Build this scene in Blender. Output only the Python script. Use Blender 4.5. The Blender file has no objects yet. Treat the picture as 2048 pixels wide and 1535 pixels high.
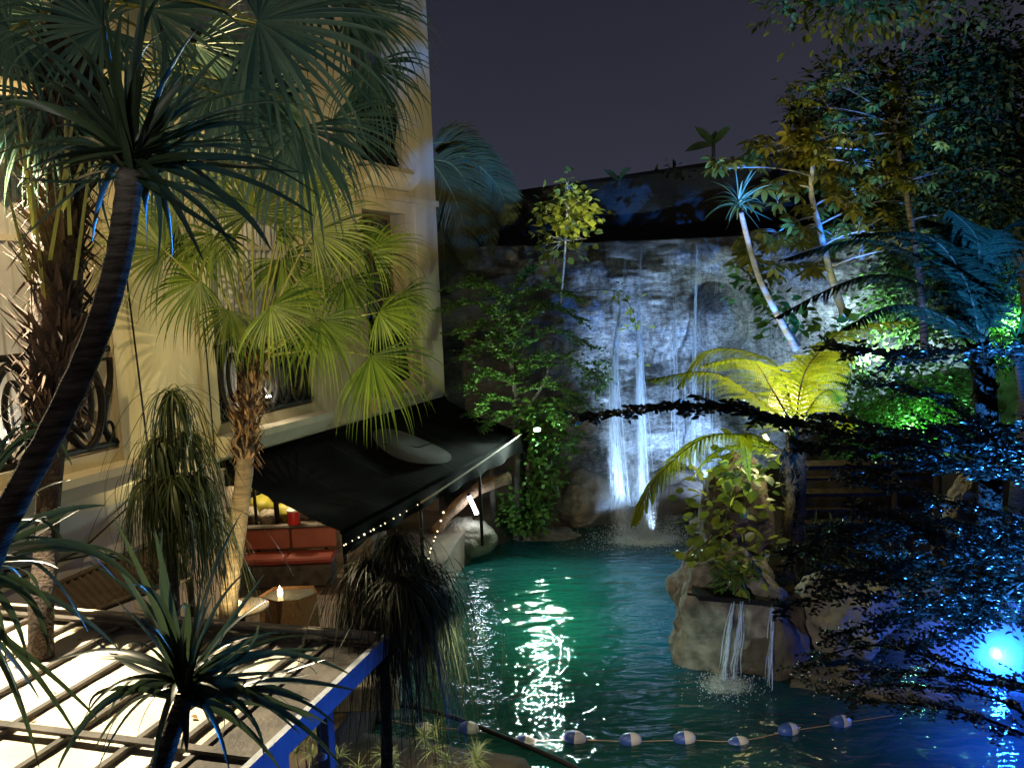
import bpy, math, random
import numpy as np
from mathutils import Vector, noise
R = math.radians
rnd = random.Random(7)
C = bpy.context.scene.collection

# ------------------------------------------------------------------ camera
F_PX = 1750.0
TH = math.atan(193.5 / F_PX); PH = 0.04
CAM = np.array([0, 0, 5.5])
fw = np.array([0, math.cos(TH), -math.sin(TH)])
up0 = np.array([0, math.sin(TH), math.cos(TH)])
rt = math.cos(PH) * np.array([1, 0, 0]) - math.sin(PH) * up0
upv = math.sin(PH) * np.array([1, 0, 0]) + math.cos(PH) * up0
cd = bpy.data.cameras.new('camera'); cam = bpy.data.objects.new('camera', cd); C.objects.link(cam)
from mathutils import Matrix
M = Matrix(((rt[0], upv[0], -fw[0], CAM[0]), (rt[1], upv[1], -fw[1], CAM[1]), (rt[2], upv[2], -fw[2], CAM[2]), (0, 0, 0, 1)))
cam.matrix_world = M
cd.sensor_width = 36; cd.lens = 36 * F_PX / 2048; cd.clip_end = 1000
bpy.context.scene.camera = cam
def ray(px, py): return fw + rt * (px - 1024) / F_PX + upv * (767.5 - py) / F_PX
def at(px, py, Y):
    r = ray(px, py); return CAM + r * (Y / r[1])
def onz(px, py, z):
    r = ray(px, py); return CAM + r * ((z - CAM[2]) / r[2])

# ------------------------------------------------------------------ world + exposure
sc = bpy.context.scene
w = bpy.data.worlds.new('World'); sc.world = w; w.use_nodes = True
nt = w.node_tree; nt.nodes.clear()
tc = nt.nodes.new('ShaderNodeTexCoord'); sp = nt.nodes.new('ShaderNodeSeparateXYZ')
cr = nt.nodes.new('ShaderNodeValToRGB'); bg = nt.nodes.new('ShaderNodeBackground'); wo = nt.nodes.new('ShaderNodeOutputWorld')
cr.color_ramp.elements[0].position = 0.0; cr.color_ramp.elements[0].color = (0.042, 0.043, 0.066, 1)
cr.color_ramp.elements[1].position = 0.42; cr.color_ramp.elements[1].color = (0.013, 0.0135, 0.022, 1)
nt.links.new(tc.outputs['Generated'], sp.inputs[0]); nt.links.new(sp.outputs['Z'], cr.inputs[0])
sn = nt.nodes.new('ShaderNodeTexNoise'); sn.inputs['Scale'].default_value = 2.2; sn.inputs['Detail'].default_value = 5; nt.links.new(tc.outputs['Generated'], sn.inputs[0])
sm = nt.nodes.new('ShaderNodeMapRange'); sm.inputs[3].default_value = .72; sm.inputs[4].default_value = 1.22; nt.links.new(sn.outputs[0], sm.inputs[0]); sv = nt.nodes.new('ShaderNodeVectorMath'); sv.operation = 'SCALE'; nt.links.new(cr.outputs[0], sv.inputs[0]); nt.links.new(sm.outputs[0], sv.inputs['Scale']); nt.links.new(sv.outputs[0], bg.inputs[0]); bg.inputs[1].default_value = 1.0
nt.links.new(bg.outputs[0], wo.inputs[0])
sc.view_settings.view_transform = 'Standard'; sc.view_settings.look = 'None'
sc.view_settings.exposure = 0; sc.view_settings.gamma = 1
sc.render.engine = 'CYCLES'
cy = sc.cycles
cy.use_denoising = True; cy.max_bounces = 6; cy.diffuse_bounces = 2; cy.glossy_bounces = 3
cy.transmission_bounces = 4; cy.transparent_max_bounces = 12; cy.sample_clamp_indirect = 4
cy.caustics_reflective = False; cy.caustics_refractive = False

# ------------------------------------------------------------------ lamps
WARM = (1, .76, .38); COOL = (.32, .55, 1); BLUE = (.02, .12, 1)
def lamp(name, loc, target, power, color, cone=None, radius=.05, blend=.6):
    ld = bpy.data.lights.new(name, 'SPOT' if cone else 'POINT'); ld.energy = power; ld.color = color; ld.shadow_soft_size = radius
    o = bpy.data.objects.new(name, ld); C.objects.link(o); o.location = loc
    if cone:
        ld.spot_size = R(cone); ld.spot_blend = blend
        o.rotation_euler = (Vector(target) - Vector(loc)).to_track_quat('-Z', 'Y').to_euler()
    return o
lamp('roof_floodlight', (-3.3, 7.6, 9.9), (-4.0, 11.4, 4.6), 1100, WARM, 88, .03)
lamp('pergola_floodlight', (-4.7, 7.3, 7.0), (-2.1, 5.4, 3.0), 4600, (1, .84, .56), 84, .03, .6)
lamp('upper_wall_floodlight', (1.4, 12.6, 6.3), (-2.2, 17.2, 8.5), 420, WARM, 60, .08)
lamp('terrace_uplight', (-3.7, 10.1, .9), (-3.1, 11.3, 5.6), 520, (1, .85, .40), 85, .05)
lamp('terrace_uplight', (-2.0, 12.6, 3.1), (-2.6, 11.2, 6.2), 300, (1, .85, .40), 110, .05)
lamp('camera_side_fill', (-1.2, -.6, 7.0), (-2.6, 7.0, 7.6), 270, (1, .97, .88), 56, .3)  # added soft fill from the camera side, no lamp known there
lamp('near_pool_fill', (.6, 4.6, 2.5), (3.0, 11.5, .2), 560, (1, .95, .9), 48, .2, 1)  # added fill to brighten the floats and rocks, not a real lamp
lamp('camera_side_fill', (-1.6, .1, 5.9), (-1.6, 3.0, 5.5), 16, (1, .86, .70), 44, .2)  # weak added fill for the near leaning trunk
lamp('blue_leaf_light', (2.2, 7.2, 4.4), (-1.3, 3.3, 4.9), 1500, (.02, .26, 1), 44, .06, 1)
lamp('fall_floodlight_near', (1.6, 18.0, .7), (5.2, 21.0, 3.8), 750, (.42, .66, 1), 78, .06)
lamp('fall_floodlight_base', (4.6, 17.4, .25), (4.9, 21.2, 3.9), 2300, COOL, 88, .06)
lamp('stream_light', (2.9, 18.3, .2), (2.6, 19.9, 2.8), 190, (.60, .80, 1), 50, .05)
lamp('cliff_floodlight_right', (6.6, 16.2, 3.9), (8.0, 20.0, 5.3), 1900, (.58, .86, 1), 110, .06)
lamp('green_garden_light', (7.4, 16.0, 2.5), (0, 0, 0), 170, (.25, 1, .35), None, .1)
lamp('green_garden_light', (9.4, 16.4, 4.4), (0, 0, 0), 150, (.25, 1, .4), None, .1)
lamp('blue_pool_light', at(1990, 1305, 11.4) + np.array([0, -.14, 0]), None, 430, (.012, .12, 1), None, .07)
lamp('blue_floodlight', (4.8, 7.2, .5), (-1.6, 4.4, 2.4), 1300, (.02, .14, 1), 30, .08, 1)
lamp('blue_canopy_light', (4.6, 3.2, 1.6), (4.3, 7.1, 3.55), 30000, (.03, .24, 1), 44, .04, 1)
def pool_lamp(x, y, sx, sy, power, color):
    ld = bpy.data.lights.new('underwater_light', 'AREA'); ld.shape = 'RECTANGLE'; ld.size = sx; ld.size_y = sy; ld.energy = power; ld.color = color
    o = bpy.data.objects.new('underwater_light', ld); C.objects.link(o); o.location = (x, y, -.8); o.rotation_euler = (R(180), 0, 0)
pool_lamp(.6, 14.2, 1.0, 3.6, 20, (.04, .95, .50)); pool_lamp(2.5, 14.6, 1.6, 5.0, 26, (.03, .42, 1)); pool_lamp(5.7, 9.3, 1.2, 1.0, 34, (.01, .07, 1))

# ------------------------------------------------------------------ mesh tools
class MB:
    def __init__(s): s.v = []; s.f4 = []; s.f3 = []; s.n = 0
    def add(s, v, quads=None, tris=None):
        v = np.asarray(v, float).reshape(-1, 3)
        if quads is not None and len(quads): s.f4.append(np.asarray(quads, int).reshape(-1, 4) + s.n)
        if tris is not None and len(tris): s.f3.append(np.asarray(tris, int).reshape(-1, 3) + s.n)
        s.v.append(v); s.n += len(v)
    def many(s, tv, tq, Ms, P):
        tv = np.asarray(tv, float); k = len(tv); N = len(P)
        v = np.einsum('nij,kj->nki', Ms, tv) + P[:, None, :]
        q = (np.asarray(tq, int)[None] + (np.arange(N) * k)[:, None, None]).reshape(-1, len(tq[0]))
        if len(tq[0]) == 4: s.add(v.reshape(-1, 3), quads=q)
        else: s.add(v.reshape(-1, 3), tris=q)
    def box(s, lo, hi, ax=None, org=None):
        lo = np.array(lo, float); hi = np.array(hi, float)
        c = np.array([[(hi if (i >> k) & 1 else lo)[k] for k in range(3)] for i in range(8)])
        if ax is not None: c = np.asarray(org) + c @ np.asarray(ax)
        s.add(c, quads=[(0, 2, 3, 1), (4, 5, 7, 6), (0, 1, 5, 4), (2, 6, 7, 3), (0, 4, 6, 2), (1, 3, 7, 5)])
    def tube(s, pts, rad, n=8, cap=True, flat=None):
        pts = np.asarray(pts, float); m = len(pts)
        rad = np.broadcast_to(np.asarray(rad, float), (m,))
        T = np.gradient(pts, axis=0); T /= np.linalg.norm(T, axis=1)[:, None] + 1e-9
        ref = np.array([0, 0, 1.]) if abs(T[0][2]) < .9 else np.array([1., 0, 0])
        a = np.linspace(0, 2 * math.pi, n, endpoint=False); V = []
        S = np.cross(T[0], ref)
        for i in range(m):
            S = S - T[i] * S.dot(T[i]); S /= np.linalg.norm(S) + 1e-9
            B = np.cross(T[i], S)
            V.append(pts[i] + rad[i] * (np.cos(a)[:, None] * S + np.sin(a)[:, None] * B))
        q = []
        for i in range(m - 1):
            for j in range(n):
                k = (j + 1) % n; q.append((i * n + j, i * n + k, (i + 1) * n + k, (i + 1) * n + j))
        V = np.concatenate(V); t = []
        if cap:
            V = np.concatenate([V, [pts[0], pts[-1]]])
            for j in range(n):
                k = (j + 1) % n; t.append((m * n, k, j)); t.append((m * n + 1, (m - 1) * n + j, (m - 1) * n + k))
        s.add(V, quads=q, tris=t)
    def strip(s, pts, wd, side, fold=0., nrm=None):
        pts = np.asarray(pts, float); m = len(pts); wd = np.asarray(wd, float)[:, None]
        side = np.broadcast_to(np.asarray(side, float), pts.shape)
        if nrm is None:
            V = np.stack([pts - side * wd, pts + side * wd], 1).reshape(-1, 3)
            q = [(2 * i, 2 * i + 1, 2 * i + 3, 2 * i + 2) for i in range(m - 1)]
        else:
            V = np.stack([pts - side * wd, pts - np.asarray(nrm) * wd * fold, pts + side * wd], 1).reshape(-1, 3)
            q = []
            for i in range(m - 1):
                q += [(3 * i, 3 * i + 1, 3 * i + 4, 3 * i + 3), (3 * i + 1, 3 * i + 2, 3 * i + 5, 3 * i + 4)]
        s.add(V, quads=q)
    def lathe(s, prof, c, n=24, ax=None):
        prof = np.asarray(prof, float); m = len(prof); a = np.linspace(0, 2 * math.pi, n, endpoint=False)
        V = np.array([[r * math.cos(t), r * math.sin(t), z] for r, z in prof for t in a])
        if ax is not None: V = V @ np.asarray(ax)
        V = V + np.asarray(c)
        q = [(i * n + j, i * n + (j + 1) % n, (i + 1) * n + (j + 1) % n, (i + 1) * n + j) for i in range(m - 1) for j in range(n)]
        s.add(V, quads=q)
    def grid(s, G):
        m, n = G.shape[:2]; i = np.arange(m - 1)[:, None] * n + np.arange(n - 1)[None]
        i = i.reshape(-1); s.add(G.reshape(-1, 3), quads=np.stack([i, i + 1, i + n + 1, i + n], 1))
    def mesh(s, name, smooth=True):
        me = bpy.data.meshes.new(name); V = np.concatenate(s.v)
        q = np.concatenate(s.f4) if s.f4 else np.zeros((0, 4), int); t = np.concatenate(s.f3) if s.f3 else np.zeros((0, 3), int)
        me.vertices.add(len(V)); me.vertices.foreach_set('co', V.astype(np.float32).ravel())
        lv = np.concatenate([q.ravel(), t.ravel()]).astype(np.int32)
        me.loops.add(len(lv)); me.loops.foreach_set('vertex_index', lv)
        ls = np.concatenate([np.arange(len(q)) * 4, len(q) * 4 + np.arange(len(t)) * 3]).astype(np.int32)
        me.polygons.add(len(ls)); me.polygons.foreach_set('loop_start', ls)
        me.polygons.foreach_set('use_smooth', np.full(len(ls), smooth)); me.update(calc_edges=True); me.validate()
        return me
def nz(v): v = np.asarray(v, float); return v / (np.linalg.norm(v) + 1e-12)
def obj(name, mb, mat, parent=None, smooth=True):
    me = mb.mesh(name, smooth); me.materials.append(mat)
    o = bpy.data.objects.new(name, me); C.objects.link(o)
    if parent is not None:
        o.parent = parent
        if parent.type == 'EMPTY' and parent.get('w'): o.location = -parent.location
    return o
def tag(o, label=None, cat=None, group=None, kind=None):
    if label: o['label'] = label
    if cat: o['category'] = cat
    if group: o['group'] = group
    if kind: o['kind'] = kind
    return o
def thing(name, label, cat, loc, group=None, world=True):
    o = bpy.data.objects.new(name, None); C.objects.link(o); o.location = tuple(float(q) for q in loc); o.empty_display_size = .1
    if world: o['w'] = 1
    return tag(o, label, cat, group)

# ------------------------------------------------------------------ materials
MT = {}
def mat(name, c1, c2=None, rough=.6, scale=6, bump=0., bscale=None, stretch=(1, 1, 1), spec=.5, trans=0., island=False, emis=None, es=0, metal=0, detail=5, world=False):
    m = bpy.data.materials.new(name); m.use_nodes = True; n = m.node_tree.nodes; l = m.node_tree.links
    b = n['Principled BSDF']; b.inputs['Roughness'].default_value = rough; b.inputs['Specular IOR Level'].default_value = spec; b.inputs['Metallic'].default_value = metal
    c2 = c2 or c1
    t = n.new('ShaderNodeTexCoord'); mp = n.new('ShaderNodeMapping'); mp.inputs['Scale'].default_value = stretch
    l.new(t.outputs['Object'], mp.inputs[0])
    ns = n.new('ShaderNodeTexNoise'); ns.inputs['Scale'].default_value = scale; ns.inputs['Detail'].default_value = detail; l.new(mp.outputs[0], ns.inputs[0])
    rp = n.new('ShaderNodeValToRGB'); rp.color_ramp.elements[0].color = (*c1, 1); rp.color_ramp.elements[1].color = (*c2, 1)
    rp.color_ramp.elements[0].position = .32; rp.color_ramp.elements[1].position = .68
    if island:
        g = n.new('ShaderNodeNewGeometry'); rp.color_ramp.elements[0].position = 0; rp.color_ramp.elements[1].position = 1; l.new(g.outputs['Random Per Island'], rp.inputs[0])
    else: l.new(ns.outputs[0], rp.inputs[0])
    l.new(rp.outputs[0], b.inputs['Base Color'])
    if bump:
        n2 = n.new('ShaderNodeTexNoise'); n2.inputs['Scale'].default_value = bscale or scale * 3; n2.inputs['Detail'].default_value = 8; l.new(mp.outputs[0], n2.inputs[0])
        bp = n.new('ShaderNodeBump'); bp.inputs['Strength'].default_value = bump; bp.inputs['Distance'].default_value = .05; l.new(n2.outputs[0], bp.inputs['Height']); l.new(bp.outputs[0], b.inputs['Normal'])
    if emis: b.inputs['Emission Color'].default_value = (*emis, 1); b.inputs['Emission Strength'].default_value = es
    if trans:
        tr = n.new('ShaderNodeBsdfTranslucent'); mx = n.new('ShaderNodeMixShader'); mx.inputs[0].default_value = trans
        l.new(rp.outputs[0], tr.inputs[0]); l.new(b.outputs[0], mx.inputs[1]); l.new(tr.outputs[0], mx.inputs[2])
        l.new(mx.outputs[0], n['Material Output'].inputs[0])
    MT[name] = m; return m
plaster = mat('plaster', (.40, .34, .22), (.62, .54, .37), .85, 1.1, .15, 14, stretch=(1.6, 1.6, .35), detail=9)
plaster_pale = mat('plaster_pale', (.40, .38, .36), (.52, .50, .46), .85, 1.5, .1, 10)
trim = mat('trim', (.55, .47, .33), (.62, .54, .39), .8, 3, .08, 20)
wood_in = mat('window_wood', (.10, .065, .035), (.16, .10, .05), .5, 8, .1, stretch=(1, 1, .2))
glass_dk = mat('glass_dark', (.02, .022, .025), rough=.06, spec=.8)
curtain_m = mat('curtain', (.62, .60, .56), (.72, .70, .66), .9, 4, trans=.25)
iron = mat('iron', (.008, .007, .006), (.014, .012, .010), .6, 20, .1, spec=.15)
awn_m = mat('awning_fabric', (.0045, .004, .004), (.007, .006, .006), .95, 30, .15, 120, spec=.05)
awn_oval = mat('awning_emblem', (.06, .054, .048), (.075, .068, .06), .9, 30, .1, 120)
cream_roof = mat('cream_roof', (.78, .72, .58), (.50, .42, .29), .75, 1.0, .1, 9)
batten = mat('weathered_wood', (.03, .026, .022), (.10, .085, .07), .75, 5, .25, 30, stretch=(1, 1, 1))
paint_wood = mat('painted_wood', (.24, .27, .32), (.34, .37, .42), .7, 7, .25, 30)
brown_metal = mat('brown_slats', (.045, .03, .02), (.07, .045, .03), .7, 6, .2)
deck_m = mat('terrace_deck', (.07, .05, .035), (.13, .09, .06), .6, 3, .2, 16)
rock_m = mat('boulder_rock', (.13, .11, .085), (.30, .26, .20), .9, 2.6, .9, 10, detail=10)
rock_br = mat('brown_rock', (.05, .036, .026), (.13, .095, .07), .85, 2.5, .7, 12, detail=9)
ground_m = mat('soil', (.03, .022, .014), (.06, .045, .03), .95, 2, .5)
pool_fl = mat('pool_plaster', (.22, .34, .30), (.14, .26, .23), .8, .7, .3, 3)
fan_m = mat('fan_leaf', (.035, .08, .012), (.20, .27, .035), .42, island=True, trans=.45)
fan_dk = mat('fan_leaf_blue', (.04, .12, .10), (.22, .33, .22), .34, island=True, trans=.3)
petiole_m = mat('petiole', (.22, .24, .05), (.30, .30, .08), .45, 8)
shag_m = mat('shaggy_bark', (.018, .011, .008), (.085, .05, .03), .9, island=True)
ring_m = mat('ringed_bark', (.17, .12, .08), (.34, .25, .16), .85, 3, .5, 20, stretch=(1, 1, 9))
grey_bark = mat('grey_bark', (.05, .042, .035), (.23, .20, .17), .9, 7, .9, 22, stretch=(1, 1, 7), spec=.15, detail=9)
pale_bark = mat('pale_bark', (.45, .46, .44), (.68, .68, .63), .8, 6, .3, 25, stretch=(1, 1, 3))
drac_m = mat('dracaena_leaf', (.022, .038, .020), (.05, .08, .038), .34, island=True, trans=.34, spec=.8)
pony_m = mat('ponytail_leaf', (.03, .05, .014), (.10, .13, .04), .5, island=True, trans=.2)
dark_leaf = mat('dark_leaf', (.018, .028, .008), (.065, .078, .018), .6, spec=.12, island=True, trans=.12)
glossy_leaf = mat('glossy_leaf', (.006, .008, .005), (.016, .022, .012), .30, island=True, spec=1, trans=.05)
green_leaf = mat('green_leaf', (.04, .12, .02), (.14, .28, .05), .38, island=True, trans=.2)
olive_leaf = mat('olive_leaf', (.24, .23, .03), (.42, .37, .06), .5, island=True, trans=.3)
yellow_leaf = mat('yellow_green_leaf', (.22, .28, .03), (.42, .44, .08), .4, island=True, trans=.35)
fern_m = mat('fern_leaf', (.28, .36, .01), (.46, .50, .02), .5, island=True, trans=.45)
fern_dk = mat('dark_fern_leaf', (.008, .016, .009), (.022, .034, .014), .7, island=True, trans=.1, spec=.08)
red_m = mat('red_upholstery', (.30, .09, .055), (.36, .12, .075), .5, 3, .08)
red_dk = mat('red_seat', (.17, .025, .016), (.21, .04, .025), .45, 3, .08)
float_w = mat('float_white', (.72, .68, .60), (.66, .61, .53), .4, 8)
float_b = mat('float_blue', (.03, .08, .32), (.05, .11, .38), .4, 8)
rope_m = mat('rope', (.30, .22, .14), (.42, .32, .20), .8, 30)
wicker = mat('wicker', (.22, .13, .06), (.34, .21, .10), .7, 30, .5, 60)
stone_top = mat('stone_table', (.32, .30, .22), (.42, .38, .28), .4, 12)
wax = mat('candle_glass', (.8, .7, .5), rough=.3, emis=(1, .62, .25), es=6)
flame_m = mat('flame', (1, .8, .4), emis=(1, .65, .28), es=40)
bulb_m = mat('bulb_glow', (1, .9, .7), emis=(1, .82, .5), es=2.2)
tube_glow = mat('tube_glow', (1, 1, 1), emis=(.72, .86, 1), es=9)
globe_glow = mat('globe_glow', (1, .95, .8), emis=(1, .84, .50), es=1.15)
blue_glow = mat('blue_glow', (.6, .9, 1), emis=(.16, .62, 1), es=5)
white_glow = mat('white_glow', (1, 1, 1), emis=(.7, .95, .9), es=30)

def cliff_mat(name, a, b, c, dark=False):
    m = bpy.data.materials.new(name); m.use_nodes = True; n = m.node_tree.nodes; l = m.node_tree.links; bs = n['Principled BSDF']
    t = n.new('ShaderNodeTexCoord'); mp = n.new('ShaderNodeMapping'); mp.inputs['Scale'].default_value = (1, 1, 2.2); l.new(t.outputs['Object'], mp.inputs[0])
    n1 = n.new('ShaderNodeTexNoise'); n1.inputs['Scale'].default_value = 2.6; n1.inputs['Detail'].default_value = 14; n1.inputs['Roughness'].default_value = .78; l.new(mp.outputs[0], n1.inputs[0])
    mp2 = n.new('ShaderNodeMapping'); mp2.inputs['Scale'].default_value = (6, 6, .4); l.new(t.outputs['Object'], mp2.inputs[0])
    n2 = n.new('ShaderNodeTexNoise'); n2.inputs['Scale'].default_value = 1.3; n2.inputs['Detail'].default_value = 7; n2.inputs['Roughness'].default_value = .65; l.new(mp2.outputs[0], n2.inputs[0])
    ad = n.new('ShaderNodeMath'); ad.operation = 'ADD'; l.new(n1.outputs[0], ad.inputs[0]); l.new(n2.outputs[0], ad.inputs[1])
    ml = n.new('ShaderNodeMath'); ml.operation = 'MULTIPLY'; ml.inputs[1].default_value = .5; l.new(ad.outputs[0], ml.inputs[0])
    rp = n.new('ShaderNodeValToRGB'); e = rp.color_ramp.elements; e[0].position = .37; e[0].color = (*a, 1); e[1].position = .58; e[1].color = (*c, 1)
    x = e.new(.45); x.color = (*b, 1); l.new(ml.outputs[0], rp.inputs[0]); l.new(rp.outputs[0], bs.inputs['Base Color'])
    bs.inputs['Roughness'].default_value = .55
    if dark:  # brown rock at left and top, painted darker where little light reaches
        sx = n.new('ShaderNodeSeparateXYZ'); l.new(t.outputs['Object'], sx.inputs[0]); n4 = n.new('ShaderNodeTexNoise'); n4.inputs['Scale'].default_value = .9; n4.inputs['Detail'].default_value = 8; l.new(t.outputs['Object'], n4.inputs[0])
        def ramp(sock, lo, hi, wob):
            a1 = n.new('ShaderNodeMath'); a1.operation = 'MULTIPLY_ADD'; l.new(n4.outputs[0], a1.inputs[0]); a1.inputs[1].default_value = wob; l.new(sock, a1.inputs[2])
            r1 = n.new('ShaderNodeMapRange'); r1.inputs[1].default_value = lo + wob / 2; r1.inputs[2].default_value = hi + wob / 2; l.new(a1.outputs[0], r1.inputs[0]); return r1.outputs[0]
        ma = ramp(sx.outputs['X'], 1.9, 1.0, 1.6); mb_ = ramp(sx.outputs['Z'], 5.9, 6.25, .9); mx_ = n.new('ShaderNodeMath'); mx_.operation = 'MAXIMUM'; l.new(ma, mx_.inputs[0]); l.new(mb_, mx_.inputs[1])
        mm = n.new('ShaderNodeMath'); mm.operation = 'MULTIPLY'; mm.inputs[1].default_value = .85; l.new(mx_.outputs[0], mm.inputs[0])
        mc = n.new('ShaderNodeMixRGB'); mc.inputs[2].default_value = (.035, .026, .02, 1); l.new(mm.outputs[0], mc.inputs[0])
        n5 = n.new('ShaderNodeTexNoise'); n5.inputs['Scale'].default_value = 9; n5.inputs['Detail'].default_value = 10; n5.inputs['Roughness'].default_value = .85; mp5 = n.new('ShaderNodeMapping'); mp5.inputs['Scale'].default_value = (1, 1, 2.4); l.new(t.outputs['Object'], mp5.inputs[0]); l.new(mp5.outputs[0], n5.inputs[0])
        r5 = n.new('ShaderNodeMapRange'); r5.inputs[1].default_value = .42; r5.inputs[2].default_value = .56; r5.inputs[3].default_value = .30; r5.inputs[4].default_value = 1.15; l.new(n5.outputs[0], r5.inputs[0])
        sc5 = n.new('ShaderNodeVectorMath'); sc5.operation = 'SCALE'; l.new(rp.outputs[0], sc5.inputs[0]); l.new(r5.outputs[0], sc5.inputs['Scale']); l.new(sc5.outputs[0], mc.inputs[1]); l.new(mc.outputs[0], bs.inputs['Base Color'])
    bp = n.new('ShaderNodeBump'); bp.inputs['Strength'].default_value = .7; bp.inputs['Distance'].default_value = .07; l.new(n1.outputs[0], bp.inputs['Height']); l.new(bp.outputs[0], bs.inputs['Normal'])
    return m
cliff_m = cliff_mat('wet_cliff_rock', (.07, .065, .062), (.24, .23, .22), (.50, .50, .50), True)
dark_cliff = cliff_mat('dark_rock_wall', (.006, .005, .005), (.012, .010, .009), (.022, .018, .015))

def fall_mat():
    m = bpy.data.materials.new('falling_water'); m.use_nodes = True; n = m.node_tree.nodes; l = m.node_tree.links
    out = n['Material Output']; n.remove(n['Principled BSDF'])
    tr = n.new('ShaderNodeBsdfTransparent'); df = n.new('ShaderNodeBsdfDiffuse'); tl = n.new('ShaderNodeBsdfTranslucent'); df.inputs[0].default_value = (.85, .9, .95, 1); tl.inputs[0].default_value = (.85, .9, .95, 1)
    a = n.new('ShaderNodeMixShader'); a.inputs[0].default_value = .5; l.new(df.outputs[0], a.inputs[1]); l.new(tl.outputs[0], a.inputs[2])
    t = n.new('ShaderNodeTexCoord'); mp = n.new('ShaderNodeMapping'); mp.inputs['Scale'].default_value = (12, 12, .6); l.new(t.outputs['Object'], mp.inputs[0])
    ns = n.new('ShaderNodeTexNoise'); ns.inputs['Scale'].default_value = 2; ns.inputs['Detail'].default_value = 4; l.new(mp.outputs[0], ns.inputs[0])
    mr = n.new('ShaderNodeMapRange'); mr.inputs[1].default_value = .35; mr.inputs[2].default_value = .65; mr.inputs[3].default_value = .12; mr.inputs[4].default_value = .75; l.new(ns.outputs[0], mr.inputs[0])
    b = n.new('ShaderNodeMixShader'); l.new(mr.outputs[0], b.inputs[0]); l.new(tr.outputs[0], b.inputs[1]); l.new(a.outputs[0], b.inputs[2]); l.new(b.outputs[0], out.inputs[0])
    return m
fall_m = fall_mat()
def sheet_mat():
    m = fall_m.copy(); m.name = 'water_sheet'; n = m.node_tree.nodes; l = m.node_tree.links
    b = [x for x in n if x.bl_idname == 'ShaderNodeMixShader' and x.inputs[0].is_linked][0]; src = b.inputs[0].links[0].from_socket
    a_ = n.new('ShaderNodeAttribute'); a_.attribute_name = 'fade'; mu = n.new('ShaderNodeMath'); mu.operation = 'MULTIPLY'; l.new(src, mu.inputs[0]); l.new(a_.outputs['Fac'], mu.inputs[1]); l.new(mu.outputs[0], b.inputs[0]); return m
sheet_m = sheet_mat()
def foam_mat():
    m = bpy.data.materials.new('foam'); m.use_nodes = True; n = m.node_tree.nodes; l = m.node_tree.links
    out = n['Material Output']; n.remove(n['Principled BSDF'])
    tr = n.new('ShaderNodeBsdfTransparent'); df = n.new('ShaderNodeBsdfDiffuse'); df.inputs[0].default_value = (.8, .88, .88, 1)
    t = n.new('ShaderNodeTexCoord'); ns = n.new('ShaderNodeTexNoise'); ns.inputs['Scale'].default_value = 9; ns.inputs['Detail'].default_value = 9; ns.inputs['Roughness'].default_value = .75; l.new(t.outputs['Object'], ns.inputs[0])
    at_ = n.new('ShaderNodeAttribute'); at_.attribute_name = 'fade'
    sb = n.new('ShaderNodeMath'); sb.operation = 'SUBTRACT'; l.new(at_.outputs['Fac'], sb.inputs[0]); sb.inputs[1].default_value = .50
    ad = n.new('ShaderNodeMath'); ad.operation = 'ADD'; l.new(ns.outputs[0], ad.inputs[0]); l.new(sb.outputs[0], ad.inputs[1])
    mr = n.new('ShaderNodeMapRange'); mr.inputs[1].default_value = .40; mr.inputs[2].default_value = .75; mr.inputs[4].default_value = .85; l.new(ad.outputs[0], mr.inputs[0])
    b = n.new('ShaderNodeMixShader'); l.new(mr.outputs[0], b.inputs[0]); l.new(tr.outputs[0], b.inputs[1]); l.new(df.outputs[0], b.inputs[2]); l.new(b.outputs[0], out.inputs[0])
    return m
foam_m = foam_mat()
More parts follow.
